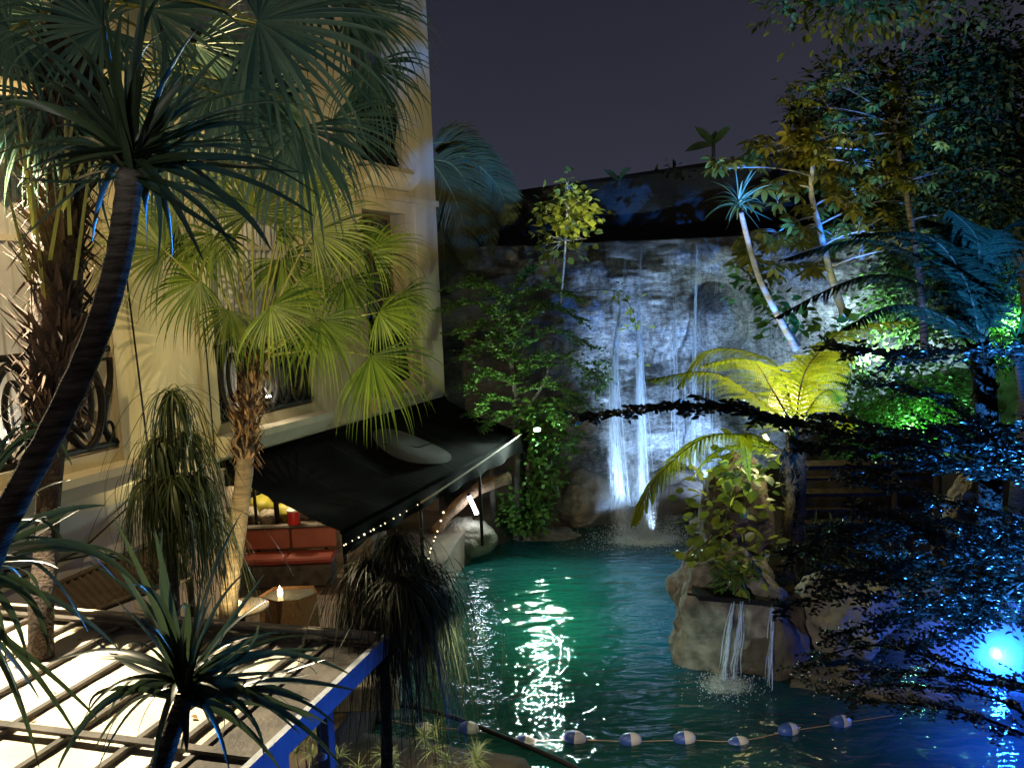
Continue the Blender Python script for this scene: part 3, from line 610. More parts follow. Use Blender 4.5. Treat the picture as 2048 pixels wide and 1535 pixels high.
g = MB(); bxs(g, (l[0] + w1, Ys, .86), w1 * 2 - .1, .46, .40); bxs(g, (l[0] - .18, Ys - .72, .855), .44, 1.3, .39); bxs(g, (l[0] + w1, Ys + .28, zs + .46), w1 * 2 + .05, .18, .05); obj('frame', g, batten, t, False)
p = at(591, 1081, Ys + .3); p[2] = zs + .49; t = thing('red_lantern', 'red drum with a pale lid standing on the ledge behind the bench', 'lantern', p)
g = MB(); g.lathe([(0, 0), (.105, 0), (.11, .02), (.10, .12), (.11, .22), (.108, .235)], p, 20); obj('drum', g, mat('red_paint', (.5, .02, .015), (.58, .03, .02), .35), t)
g = MB(); g.lathe([(.118, .225), (.12, .25), (.1, .262), (0, .264)], p, 20); obj('lid', g, float_w, t)
STN = ['leftmost low buff stone by the palm trunk', 'mossy yellow green stone left of the thin black post', 'small buff stone above the left back cushion', 'buff stone between the two left posts', 'mossy green stone just left of the red drum', 'buff stone just right of the red drum', 'topmost buff stone under the awning edge', 'small mossy stone high beside the palm trunk', 'buff stone in the upper row above the red drum', 'mossy stone at the right end of the heap', 'buff stone glimpsed left of the ringed palm trunk', 'larger buff stone glimpsed high left of the ringed palm trunk', 'buff stone in the back row behind the left post', 'buff stone in the back row right of the thick post']
for i, (px, rr, zz, yy) in enumerate([(500, .22, 1.65, 15.3), (522, .24, 1.78, 15.5), (541, .19, 1.62, 15.2), (536, .24, 2.05, 16.0), (574, .21, 1.66, 15.3), (618, .24, 1.68, 15.4), (548, .2, 2.4, 16.3), (505, .2, 2.1, 15.9), (585, .24, 1.98, 16.0), (650, .24, 1.6, 15.4), (440, .25, 1.6, 15.0), (462, .3, 1.9, 15.4), (515, .22, 2.4, 16.4), (565, .22, 2.15, 16.2)]):
    g = MB(); c = at(px, 1050, yy); c[2] = zz; rock(g, c, (rr, rr * .8, rr * .75), 40 + i, .2, 12)
    tag(obj('garden_stone', g, rock_m if i not in (1, 4, 7, 9) else olive_leaf), STN[i], 'stone', 'garden stones heaped behind the bench')
g = MB(); g.box((-5.6, 15.2, .66), (-2.6, 16.9, 1.5)); tag(obj('planter', g, rock_m, smooth=False), 'raised stone planter holding the heaped garden stones', 'planter')
for px in (514, 556, 650): 
    g = MB(); p = at(px, 1060, 14.95); g.tube([p * [1, 1, 0] + UZ * .65, p * [1, 1, 0] + UZ * 3.0], .045 if px == 556 else .03, 8)
    tag(obj('support_post', g, iron), {514: 'thin black post left of the others behind the red bench', 556: 'thicker black post behind the middle of the red bench', 650: 'thin black post right of the red drum'}[px], 'post', 'black posts behind the bench')
lamp('stone_light', (at(560, 1000, 15.1)[0], 15.1, 2.75), None, 110, (1, .82, .5), None, .08)
lamp('bench_light', (-2.9, 12.9, 2.25), None, 30, (1, .70, .42), None, .08)
def candle(p, label):
    t = thing('candle', label, 'candle', p, 'lit candles on the terrace tables')
    g = MB(); g.lathe([(0, 0), (.035, 0), (.042, .05), (.036, .10), (.038, .105)], p, 14); obj('glass', g, wax, t)
    g = MB(); g.lathe([(0, .09), (.012, .105), (.014, .125), (.006, .15), (0, .165)], p, 10); obj('flame', g, flame_m, t)
    lamp('candle_light', np.asarray(p) + [0, -.02, .22], None, 5, (1, .6, .28), None, .03)
c = onz(483, 1212, 1.38); t = thing('round_table', 'round pale stone topped table under a candle, behind the palm trunk', 'table', (c[0], c[1], .65))
g = MB(); g.lathe([(0, 1.34), (.33, 1.34), (.36, 1.355), (.36, 1.375), (.35, 1.38), (0, 1.381)], (c[0], c[1], 0), 36); obj('table_top', g, stone_top, t)
g = MB(); g.lathe([(0, .652), (.22, .655), (.21, .69), (.04, .72), (.035, 1.33), (.12, 1.339)], (c[0], c[1], 0), 20); obj('pedestal', g, iron, t)
candle((c[0] - .0, c[1] - .12, 1.382), 'lit candle in a glass on the round stone table')
c = onz(577, 1180, 1.2); t = thing('box_table', 'low tan box sided table with glass top and candle before the red bench', 'table', (c[0], c[1], .65))
g = MB(); hx = [(-.42, -.1), (-.1, -.32), (.22, -.30), (.42, -.02), (.30, .3), (-.3, .3)]
V = [(c[0] + x, c[1] + y, z) for z in (.66, 1.16) for x, y in hx]; g.add(V, quads=[(i, (i + 1) % 6, 6 + (i + 1) % 6, 6 + i) for i in range(6)]); obj('side_panel', g, wicker, t, False)
g = MB(); V = [(c[0] + x * .96, c[1] + y * .96, 1.12) for x, y in hx]; g.add(V, quads=[(0, 1, 2, 3), (0, 3, 4, 5)]); obj('glass_top', g, mat('table_glass', (.1, .12, .11), rough=.05), t, False)
candle((c[0] - .12, c[1] - .02, 1.122), 'lit candle in a glass on the low tan table')
# planter / timber in the dim terrace corner
g = MB(); p = at(690, 1265, 9.6); bxs(g, (p[0] - .2, 9.9, .80), 1.5, .35, .3); tag(obj('low_kerb', g, stone_top, smooth=False), 'low pale stone kerb on the terrace behind the hanging palm leaves', 'kerb')

# ================================================================== PERGOLA
PC = onz(748, 1285, 3.0); e1 = nz([.28, .96, 0]); e2 = np.cross(UZ, e1)   # e1 away from camera, e2 to the left
PAX = np.stack([e2, e1, UZ])
pg = thing('pergola', 'pergola with bright cream roof sheet and dark rafters, its right edge lit blue', 'pergola', (PC[0], PC[1], .65))
g = MB(); n1, n2 = 46, 50; LW, LD = 6.2, 5.2
G = np.array([[PC + e2 * (.35 + (LW - .35) * i / n1) - e1 * (.02 + LD * j / n2) + UZ * (-.05 + .012 * noise.noise(Vector((i * .3, j * .3, 0)))) for j in range(n2 + 1)] for i in range(n1 + 1)]); g.grid(G); obj('roof_sheet', g, cream_roof, pg)
k = 0
for a_ in (.36, .52, .80, 1.25, 1.70, 2.15, 2.6, 3.05, 3.5, 3.95, 4.4, 4.85, 5.3):
    g = MB(); wd = .04; g.box((a_ - wd / 2, -LD, -.037), (a_ + wd / 2, -.02, -.012), PAX, PC); obj('rafter', g, batten, pg, False)
for d_ in (0.0, 1.55, 3.1, 4.65):
    g = MB(); g.box((-.02, -d_ - .04, -.009), (LW, -d_ + .02, .012), PAX, PC); obj('cross_beam', g, batten, pg, False)
g = MB(); g.box((.0, .055, -.10), (LW, .10, .045), PAX, PC); obj('back_board', g, cream_roof, pg, False)
g = MB(); g.box((-.075, -LD, -.11), (-.03, .10, .03), PAX, PC); obj('fascia_board', g, paint_wood, pg, False)
g = MB(); g.box((-.06, -LD, -.25), (.04, -1.3, -.115), PAX, PC); obj('side_beam', g, paint_wood, pg, False)
for d_ in (.3, 1.9, 3.4):
    g = MB(); g.box((.22, -d_ - .045, -2.35), (.31, -d_ + .045, -.06), PAX, PC); obj('post', g, paint_wood, pg, False)
for s_ in (6.0,):
    g = MB(); g.box((s_, -.1, -2.35), (s_ + .1, 0, -.1), PAX, PC); obj('post', g, paint_wood, pg, False)
g = MB(); g.box((-.029, -LD, -.055), (.34, -.02, -.030), PAX, PC); obj('edge_board', g, batten, pg, False)
g = MB(); n_ = 70; P = np.array([PC + e2 * q1 - e1 * q2 + UZ * -.03 for q1, q2 in rs.uniform([.4, .1], [5, 4.5], (n_, 2))]); scatter_leaves(g, P, .05, .45, dirs=rs.normal(size=(n_, 3)) * [1, 1, .05], droop=0); tag(obj('leaf_litter', g, mat('dead_leaf', (.10, .05, .02), (.25, .15, .05), .8, island=True), pg), kind='stuff')
# hanging lamp disc by the posts
p = at(643, 1512, 5.6); t = thing('pendant_lamp', 'small pale disc pendant hanging on a thin chain below the pergola edge', 'lamp', p); g = MB(); g.lathe([(0, .02), (.02, .02), (.04, .0), (.038, -.012), (0, -.014)], p, 16); obj('disc', g, float_w, t)
g = MB(); g.tube([p + UZ * .02, p + UZ * .26], .003, 4); obj('chain', g, rope_m, t)

# ================================================================== PALMS
# shaggy palm A (left)
base = onz(83, 1306, 2.98); Ya = 6.6
PA = smooth_path([(base[0] - .05, base[1] - .1, -.0 + .65), base, at(92, 1100, Ya), at(100, 900, 6.9), at(112, 650, 7.1), at(120, 400, 7.3), at(140, 200, 7.4), at(160, 0, 7.5)], 60)
t = thing('fan_palm', 'big shaggy trunked fan palm at the far left, rising through the pergola roof', 'palm tree', PA[0]); palmA = t
rr = np.interp(np.linspace(0, 1, 60), [0, .35, .45, .55, 1], [.085, .09, .12, .19, .2]); g = MB(); g.tube(PA, rr, 14); obj('trunk', g, mat('dark_trunk', (.03, .02, .014), (.075, .05, .034), .95, 12, .8, 40), t)
g = MB(); shag(g, PA[26:58], .30, 1100, 5, .22, .5); obj('leaf_bases', g, shag_m, t)
top = at(165, 10, 7.5)
specsA = [((205, 55), (60, 80), 6.8, 6.5, .85, 300, (0, -1, .25), .5), ((515, 42), (760, 60), 6.6, 6.7, 1.35, 230, (0, -.95, .4), .75),
          ((600, 256), (570, 440), 7.6, 7.4, 1.1, 250, (.1, -.95, .2), 1.0), ((664, 240), (860, 300), 8.3, 8.5, .95, 150, (0, -.9, .45), .8),
          ((440, 160), (470, 400), 7.6, 7.4, 1.25, 220, (0, -.95, .2), 1.1), ((300, 20), (420, -100), 7.2, 7.0, 1.1, 250, (0, -1, .2), .6),
          ((700, 10), (860, 40), 7.6, 7.8, 1.0, 220, (0, -.9, .4), 1.0), ((90, 200), (30, 380), 7.2, 7.0, 1.0, 210, (0, -.95, .3), 1.1),
          ((20, 60), (-120, 120), 7.0, 6.8, 1.0, 240, (0, -.95, .3), .8), ((330, 260), (380, 480), 8.1, 8.0, 1.0, 220, (0, -.95, .2), 1.2),
          ((740, 130), (820, 330), 8.8, 8.8, .9, 200, (0, -.95, .2), 1.2), ((600, -60), (800, -100), 7.3, 7.4, 1.2, 240, (0, -.9, .4), .8)]
for i, (h, tp, Yh, Yt, Rr, spd, nn, gr) in enumerate(specsA):
    fan_px(palmA, top if h[1] < 200 else at(155, 130, 7.45), h, tp, Yh, Yt, Rr, spd, fan_dk, nn, gr, 100 + i)
for i, (h, tp, Yh, Yt, Rr, spd, nn, gr) in enumerate([((110, 40), (20, -60), 7.8, 7.8, 1.0, 240, (0, -1, .2), .9), ((390, 90), (460, 200), 8.2, 8.2, 1.1, 240, (0, -1, .1), 1.3), ((240, 180), (200, 330), 8.0, 8.0, 1.0, 230, (0, -1, .1), 1.4), ((520, 180), (600, 330), 8.5, 8.5, 1.0, 230, (0, -.95, .2), 1.4), ((20, 240), (-20, 400), 7.8, 7.8, .9, 230, (0, -1, .1), 1.4)]):
    fan_px(palmA, at(150, 120, 7.5), h, tp, Yh, Yt, Rr, spd, fan_dk, nn, gr, 150 + i)
for i, (a_, b_) in enumerate([((100, 520), (155, 190)), ((70, 470), (30, 180)), ((150, 560), (190, 250)), ((90, 620), (60, 330)), ((125, 420), (230, 170)), ((60, 560), (15, 380)), ((140, 470), (130, 240))]):
    g = MB(); P = bez(at(*a_, 6.95), at((a_[0] + b_[0]) / 2, (a_[1] + b_[1]) / 2, 6.8), at(*b_, 6.8), 8); g.strip(P, np.linspace(.018, .010, 8), [1, 0, .1], .6, [0, -1, 0]); obj('old_petiole', g, petiole_m, palmA)
# fan palm B (middle)
PB = smooth_path([at(457, 1222, 11.0) * [1, 1, 0] + UZ * .65, at(457, 1222, 11.0), at(470, 1100, 11.05), at(488, 950, 11.1), at(497, 830, 11.15), at(510, 740, 11.2), at(522, 690, 11.2)], 50)
t = palmB = thing('fan_palm', 'fan palm before the balcony, lit yellow green, its ringed trunk rising beside the round table', 'palm tree', PB[0])
rr = np.interp(np.linspace(0, 1, 50), [0, .5, .6, .75, 1], [.125, .11, .11, .13, .10]); rr = rr * (1 + .045 * np.sin(np.arange(50) * 2.1)); g = MB(); g.tube(PB, rr, 14); obj('trunk', g, ring_m, t)
g = MB(); shag(g, PB[26:49], .17, 520, 8, .20, .55); obj('leaf_bases', g, mat('warm_leaf_base', (.07, .04, .02), (.36, .20, .09), .85, island=True), t)
tb = at(512, 720, 11.2)
qf = np.random.RandomState(5)
specsB = [((330, 502), (230, 470), 10.9, 10.7, 1.15, 190, (.1, -.8, .6), .8), ((503, 428), (480, 330), 11.1, 11.0, 1.0, 260, (0, -.9, .35), .8),
          ((626, 466), (800, 430), 10.9, 10.9, 1.15, 200, (0, -.9, .4), .7), ((742, 500), (890, 480), 11.4, 11.6, .95, 170, (0, -.8, .6), .9),
          ((541, 612), (660, 690), 10.5, 10.3, 1.15, 200, (.1, -.7, .7), 1.1), ((757, 625), (905, 680), 11.0, 11.0, .95, 180, (0, -.7, .7), 1.1),
          ((742, 712), (850, 860), 10.6, 10.5, 1.15, 170, (-.2, -.85, .5), .9), ((640, 640), (700, 800), 10.6, 10.5, 1.0, 200, (0, -.9, .4), 1.1),
          ((400, 560), (300, 640), 11.0, 10.8, 1.0, 200, (0, -.85, .5), 1.1), ((430, 470), (400, 620), 11.3, 11.2, .95, 230, (0, -.95, .3), 1.2),
          ((560, 520), (600, 640), 11.4, 11.4, .95, 240, (0, -.95, .2), 1.2), ((690, 560), (760, 720), 11.4, 11.4, .9, 200, (0, -.95, .3), 1.2),
          ((350, 430), (260, 420), 11.5, 11.3, .9, 220, (0, -.95, .3), .9), ((600, 380), (700, 330), 11.5, 11.5, .9, 240, (0, -.95, .3), .9)]
specsB += [((600, 560), (700, 640), 11.0, 11.0, .8, 210, (0, -.8, .6), 1.5), ((460, 620), (420, 760), 10.8, 10.7, .8, 200, (0, -.9, .3), 1.6), ((690, 470), (760, 560), 11.7, 11.7, .9, 220, (0, -.8, .5), 1.4), ((560, 450), (640, 430), 11.4, 11.5, .9, 220, (0, -.8, .6), 1.1),
           ((380, 480), (330, 580), 11.5, 11.4, .85, 210, (0, -.85, .4), 1.4), ((800, 590), (870, 640), 11.7, 11.7, .7, 190, (0, -.8, .5), 1.5), ((640, 350), (720, 330), 11.8, 11.8, .8, 220, (0, -.9, .4), 1.2), ((450, 380), (380, 360), 11.6, 11.5, .8, 220, (0, -.9, .4), 1.3)]
for i, (h, tp, Yh, Yt, Rr, spd, nn, gr) in enumerate(specsB): fan_px(palmB, tb, h, tp, Yh, Yt, Rr, spd, fan_m, nn, gr, 200 + i)

# feather palm beyond the building corner
pt = thing('feather_palm', 'dim feather palm whose long arching fronds hang beyond the building corner', 'palm tree', (-2.6, 21.2, .65))
g = MB(); g.tube(smooth_path([(-2.6, 21.2, .65), (-2.55, 21.2, 4), (-2.4, 21.1, 8.2)], 20), np.linspace(.16, .11, 20), 10); obj('trunk', g, ring_m, pt)
for i, P in enumerate([[(855, 300), (915, 300), (965, 370), (985, 520)], [(855, 300), (940, 320), (1000, 380), (1015, 450)], [(850, 310), (890, 360), (925, 440), (940, 540)], [(850, 320), (870, 400), (885, 470), (890, 560)], [(850, 290), (900, 285), (950, 310), (985, 345)], [(850, 320), (905, 330), (950, 400), (962, 470)]]):
    pinnate(pt, [at(*p, 20.6 - .25 * (i % 3)) for p in P], .95, mat('feather_leaf%d' % i, (.05, .065, .02), (.14, .15, .045), .5, island=True, trans=.2) if i == 0 else MT['feather_leaf0'], petiole_m, 80, False, .75, (0, 1, .35), 1.0, .019, 300 + i)

# ================================================================== DRACAENAS
def dracaena(label, trunkpx, Ys_, r0, r1, centre, Yc, leaves, W, extra, seed, Lx=.5, tm=grey_bark, lm=drac_m, cat='dracaena', name='dracaena'):
    q = np.random.RandomState(seed); P = smooth_path([at(x, y, Y) for (x, y), Y in zip(trunkpx, Ys_)], 40); t = thing(name, label, cat, P[0])
    rr = np.linspace(r0, r1, 40) * (1 + .03 * np.sin(np.arange(40) * 2.5)); g = MB(); g.tube(P, rr, 12); obj('trunk', g, tm, t)
    c = at(*centre, Yc); g = MB()
    for i, (ctl, tip) in enumerate(leaves): strap_px(g, c + np.array([0, q.uniform(-.02, .02), q.uniform(-.06, .03)]), ctl, tip, Yc, q.uniform(-.3, .25), W * 1.0 * q.uniform(.7, 1.15), q)
    for rep_ in range(2 if leaves and W < .03 and len(leaves) > 11 else 0):
        for i, (ctl, tip) in enumerate(leaves):
            j = q.normal(size=4) * [22, 22, 48, 48]; strap_px(g, c + np.array([0, q.uniform(-.02, .02), q.uniform(-.09, .04)]), (ctl[0] + j[0], ctl[1] + j[1]), (ctl[0] * .35 + tip[0] * .65 + j[2], ctl[1] * .35 + tip[1] * .65 + j[3]), Yc, q.uniform(-.35, .4), W * q.uniform(.5, .85), q)
    for i in range(extra):
        a = q.uniform(0, 6.28); el = q.uniform(-.35, 1.35); d = np.array([math.cos(a) * math.cos(el), math.sin(a) * math.cos(el), math.sin(el)])
        strap(g, c + np.array([0, 0, q.uniform(-.08, .05)]), d, Lx * q.uniform(.6, 1.1), W * q.uniform(.7, 1), q.uniform(.8, 2.2), q)
    obj('leaves', g, lm, t); return t
D1 = [((140, 150), (-20, 112)), ((130, 188), (-10, 207)), ((165, 238), (-5, 308)), ((200, 285), (-5, 395)), ((190, 335), (28, 492)), ((235, 150), (203, -15)), ((272, 150), (290, -25)), ((325, 130), (395, 58)), ((365, 175), (462, 88)),
      ((430, 165), (622, 214)), ((400, 205), (516, 222)), ((420, 232), (520, 250)), ((420, 298), (546, 326)), ((475, 318), (628, 432)), ((470, 358), (542, 500)), ((392, 356), (478, 516)), ((330, 348), (406, 520)), ((300, 352), (292, 512)),
      ((190, 95), (158, 108)), ((345, 160), (412, 92)), ((250, 60), (330, -20)), ((215, 130), (120, 60)), ((420, 280), (560, 300)), ((180, 300), (60, 420)), ((330, 260), (480, 420)), ((450, 260), (610, 350)), ((130, 260), (20, 330)), ((160, 170), (40, 160))]
dracaena('tall leaning dracaena in the upper left foreground with a thick grey trunk', [(-60, 1230), (0, 1060), (108, 855), (188, 680), (234, 530), (252, 420), (262, 345)], [2.7, 2.8, 2.95, 3.05, 3.12, 3.16, 3.2], .046, .044, (264, 318), 3.2, D1, .026, 12, 1, .42)
D2 = [((395, 1170), (486, 1020)), ((300, 1200), (205, 1095)), ((338, 1260), (325, 1180)), ((520, 1245), (705, 1350)), ((430, 1250), (535, 1200)), ((270, 1255), (95, 1325)), ((200, 1330), (112, 1545)), ((260, 1370), (192, 1545)), ((540, 1335), (712, 1380)),
      ((560, 1365), (690, 1540)), ((480, 1410), (565, 1545)), ((370, 1440), (374, 1505)), ((430, 1400), (460, 1545)), ((520, 1290), (640, 1300)), ((300, 1330), (240, 1400)), ((340, 1200), (310, 1060)), ((400, 1230), (440, 1090)), ((460, 1330), (620, 1400)), ((350, 1280), (270, 1180)), ((500, 1345), (640, 1480)), ((420, 1300), (560, 1260))]
dracaena('low dracaena rosette in the lower left foreground, in front of the cream roof', [(310, 1560), (345, 1460), (370, 1392)], [3.3, 3.4, 3.45], .045, .034, (368, 1372), 3.45, D2, .026, 10, 2, .42)
D3 = [((160, 1010), (292, 1188)), ((60, 1010), (176, 1262)), ((20, 1130), (55, 1320)), ((60, 960), (140, 960)), ((40, 700), (118, 914)), ((70, 1100), (100, 1310)), ((60, 1060), (250, 1120)), ((10, 1250), (80, 1540)), ((60, 1010), (210, 1010)), ((-20, 1000), (90, 1090)), ((50, 1290), (160, 1480)), ((80, 1130), (240, 1300))]
dracaena('dracaena beyond the left edge whose long blue edged leaves sweep across the cream roof', [(-190, 1560), (-150, 1350), (-125, 1200)], [3.0, 3.05, 3.1], .05, .035, (-120, 1150), 3.1, D3, .024, 0, 3)
# distant dracaena on the leaning pale trunk
dracaena('small pale trunked dracaena leaning before the rock face, its rosette lit teal', [(1592, 700), (1560, 640), (1520, 560), (1498, 490), (1482, 425)], [13.9] * 5, .055, .038, (1479, 405), 13.9,
         [((1450, 380), (1405, 405)), ((1440, 400), (1408, 440)), ((1460, 370), (1420, 362)), ((1500, 370), (1540, 372)), ((1510, 400), (1552, 413)), ((1500, 420), (1545, 440)), ((1465, 430), (1452, 460)), ((1475, 360), (1470, 335)), ((1490, 360), (1505, 340)), ((1500, 430), (1520, 460))], .03, 26, 4, .55, pale_bark, mat('teal_leaf', (.12, .28, .17), (.22, .42, .28), .35, island=True, trans=.2))
# spiky dark rosettes
dracaena('dark spiky rosette high up among the right hand trees', [(1600, 330), (1598, 270), (1597, 235)], [15] * 3, .07, .05, (1597, 230), 15, [], .03, 60, 5, .65, grey_bark, dark_leaf)
dracaena('green lit spiky plant at the right edge behind the tree fern', [(2050, 800), (2040, 740), (2035, 690)], [11] * 3, .06, .05, (2035, 680), 11, [], .028, 50, 6, .7, grey_bark, green_leaf)

# ================================================================== PONYTAIL PALMS
def ponytail(label, base, top, heads, r0, n, L, seed, W=.008, lm=None):
    q = np.random.RandomState(seed); P = smooth_path([base, (np.asarray(base) + top) / 2 + [.05, 0, 0], top], 20); t = thing('ponytail_palm', label, 'ponytail palm', base, 'ponytail palms'); del t['group']
    g = MB(); g.tube(P, np.linspace(r0, r0 * .7, 20) * (1 + .05 * np.sin(np.arange(20) * 2)), 10)
    for h in heads: g.tube(bez(top, (np.asarray(top) + h) / 2 + [0, 0, -.05], h, 8), np.linspace(r0 * .7, r0 * .45, 8), 8)
    obj('trunk', g, grey_bark, t); g = MB()
    for h in heads:
        for i in range(n):
            a = q.uniform(0, 6.283); el = q.uniform(-.5, .95); p = np.array(h, float) + q.normal(size=3) * .02; cur = nz([math.cos(a) * math.cos(el), math.sin(a) * math.cos(el), math.sin(el)])
            LL = L * q.uniform(.35, 1.1); K = 13; pts = [p.copy()]; G_ = q.uniform(.32, .75); sway = q.normal(size=3) * .05
            for k in range(1, K): cur = nz(cur + np.array([0, 0, -G_]) + sway); p = p + cur * LL / (K - 1); pts.append(p.copy())
            tt = np.linspace(0, 1, K); g.strip(np.array(pts), W * np.clip(1.02 - tt, .05, 1) ** .5, nz([math.sin(a) + .3, -math.cos(a), q.uniform(-.3, .3)]))
    obj('foliage', g, lm or pony_m, t); return t
b0 = at(325, 1240, 9.4) * [1, 1, 0] + UZ * .65; ponytail('slender ponytail palm hanging before the hotel wall, left of the fan palm trunk', b0, at(335, 960, 9.4), [at(345, 785, 9.4), at(318, 880, 9.3), at(370, 870, 9.5), at(300, 960, 9.3), at(395, 950, 9.5), at(345, 960, 9.2), at(410, 1030, 9.5)], .07, 130, 1.45, 21, .0085)
b0 = at(742, 1560, 6.5); b0[2] = .65; ponytail('drooping ponytail palm at the pergola corner, its dark strands falling over the pool', b0, at(765, 1230, 6.55), [at(790, 1075, 6.6), at(735, 1130, 6.5), at(845, 1130, 6.7), at(800, 1160, 6.3), at(760, 1160, 6.7), at(865, 1160, 6.9)], .055, 190, 1.5, 22, .005, mat('dark_strand', (.02, .028, .012), (.07, .075, .04), .5, island=True, trans=.15))

# ================================================================== WATERFALL
wf = thing('waterfall', 'tall waterfall of white streams falling down the rock face into the pool', 'waterfall', (2.3, 20, 0))
def stream(pts, w0, w1, n, seed, name='stream', parent=wf, rad=.006):
    q = np.random.RandomState(seed); g = MB(); P = smooth_path(pts, 26)
    for i in range(n):
        u = q.normal() * .5; f0 = q.uniform(0, .35) if q.uniform() < .5 else 0; f1 = q.uniform(.6, 1) if q.uniform() < .4 else 1
        k0 = int(f0 * 25); k1 = max(k0 + 4, int(f1 * 25)); idx = np.arange(k0, min(k1, 25) + 1); tt = idx / 25
        off = u * (w0 + (w1 - w0) * tt ** 1.3); yy = q.normal() * (.02 + .10 * tt)
        pp = P[idx] + np.stack([off, yy, 0 * off], 1) + np.array([1, .3, 0]) * (.012 * np.sin(tt * q.uniform(6, 20) + q.uniform(0, 6)))[:, None]
        r = rad * q.uniform(.5, 1.6); g.tube(pp, r * (.6 + .9 * np.sin(np.linspace(.2, 3.0, len(idx)))), 4, False)
    return obj(name, g, fall_m, parent)
def sheet(pts, w0, w1, parent=wf, name='sheet', k=1.):
    P = smooth_path(pts, 40); g = MB(); G = np.zeros((40, 13, 3)); fade = []
    for i in range(40):
        t_ = i / 39; w_ = w0 + (w1 - w0) * t_ ** 1.2
        for j in range(13):
            u = -1 + j / 6; G[i, j] = P[i] + np.array([u * w_ + .03 * noise.noise(Vector((u * 3, t_ * 5, w1))) , -.35 * w_ * (1 - u * u) - .02, 0]); fade.append(k * max(0, 1 - abs(u) ** 1.6) * min(1, .05 + t_ * 1.5))
    g.grid(G); o = obj(name, g, sheet_m, parent); a = o.data.attributes.new('fade', 'FLOAT', 'POINT'); a.data.foreach_set('value', np.array(fade, np.float32)); return o
S1 = [at(1252, 494, 21.2), at(1243, 600, 20.2), at(1228, 720, 19.7), at(1233, 880, 19.4), at(1248, 1080, 18.9)]
S2 = [at(1282, 492, 21.2), at(1277, 600, 20.2), at(1278, 720, 19.7), at(1284, 880, 19.4), at(1292, 1080, 18.9)]
sheet(S1, .04, .32); sheet([p + np.array([.02, .06, 0]) for p in S1], .02, .16, k=1.3); sheet(S2, .02, .23); sheet([p + np.array([.02, .06, 0]) for p in S2], .015, .10, k=1.3)
sheet([at(1262, 700, 19.9), at(1264, 860, 19.6), at(1272, 1080, 19.1)], .3, .45, k=.35)
stream(S1[1:], .03, .20, 50, 1, rad=.004); stream(S2[1:], .02, .15, 44, 2, rad=.004)
stream([at(1394, 488, 21.0), at(1391, 600, 20.6), at(1387, 780, 20.3), at(1386, 900, 20.0), at(1384, 1060, 19.8)], .01, .05, 12, 3, rad=.006)
stream([at(1350, 600, 20.9), at(1352, 700, 20.4), at(1356, 850, 20.1), at(1358, 1060, 19.8)], .15, .35, 9, 4, rad=.004)
stream([at(1430, 560, 20.8), at(1420, 700, 20.3), at(1415, 900, 20), at(1410, 1060, 19.8)], .2, .3, 7, 5, rad=.004)
def foam(cx, cy, rx, ry, seed, parent, drops, h, name='splash'):
    q = np.random.RandomState(seed); n = 40; g = MB(); G = np.zeros((n, n, 3)); fade = []
    for i in range(n):
        for j in range(n):
            u = -1 + 2 * i / (n - 1); v = -1 + 2 * j / (n - 1); r = min(1, math.hypot(u, v)); G[i, j] = (cx + u * rx, cy + v * ry, .012 + .05 * max(0, 1 - r) * abs(noise.noise(Vector((u * 6, v * 6, seed))))); fade.append(1.0 - r * 1.02)
    g.grid(G); o = obj(name, g, foam_m, parent); a = o.data.attributes.new('fade', 'FLOAT', 'POINT'); a.data.foreach_set('value', np.array(fade, np.float32))
    g = MB(); a_ = q.uniform(0, 6.28, drops); r = np.abs(q.normal(size=drops)) * .45; P = np.stack([cx + np.cos(a_) * r * rx, cy + np.sin(a_) * r * ry, np.abs(q.normal(size=drops)) * h * np.exp(-r)], 1)
    tv = np.array([[0, 0, 1], [1, 0, 0], [-.5, .87, 0], [-.5, -.87, 0], [0, 0, -1.]]) ; tq = np.array([(0, 1, 2), (0, 2, 3), (0, 3, 1), (4, 2, 1), (4, 3, 2), (4, 1, 3)])
    Ms = np.eye(3)[None] * (q.uniform(.004, .013, drops))[:, None, None]; g.many(tv, tq, Ms, P); obj('spray', g, MT['foam_drop'], parent)
mat('foam_drop', (.8, .86, .88), rough=.4, trans=.4)
foam(2.75, 18.3, 1.5, 1.1, 3, wf, 5200, .24); foam(2.7, 18.35, .9, .6, 5, wf, 1500, .35)

# ================================================================== ROCKS
def boulder(name, label, c, r, seed, m=rock_m, amp=.16, cat='boulder', fr=1.4, sub=44):
    g = MB(); rock(g, c, r, seed, amp, sub, fr); return tag(obj(name, g, m), label, cat)
boulder('boulder', 'smooth pale green lit boulder beside the bright tube lamp at the pool edge', at(935, 1076, 17.6), (.62, .5, .42), 11, amp=.10)
boulder('boulder', 'dark rounded rock at the foot of the fall, left of the white streams', at(1165, 1000, 19.9), (.95, .7, .75), 12)
boulder('boulder', 'low dark rock in shadow right of the white streams', at(1340, 985, 20.0), (1.0, .6, .6), 13, rock_br)
boulder('boulder', 'flat pale ledge rock at the water line under the ivy', at(1085, 1068, 18.9), (.85, .5, .14), 14)
boulder('boulder', 'big rounded tan boulder with thin water spouts, in the pool on the right', at(1455, 1225, 12.35), (.88, .80, 1.0), 15, m=mat('spout_rock', (.07, .062, .052), (.27, .24, .20), .9, 4.5, 1.0, 9, detail=12), amp=.17, fr=1.9)
boulder('boulder', 'dark wet boulder between the thin spouts and the brown slab', at(1530, 1275, 12.1), (.55, .6, .75), 16, rock_br, .2)
boulder('boulder', 'brown flat faced boulder right of the thin spouts', at(1690, 1225, 12.3), (.78, .55, .62), 17, m=rock_m, amp=.2, fr=1.8)
boulder('boulder', 'low sloping rock at the water line below the brown boulder', at(1665, 1365, 11.4), (.6, .35, .22), 18, rock_br, .2)
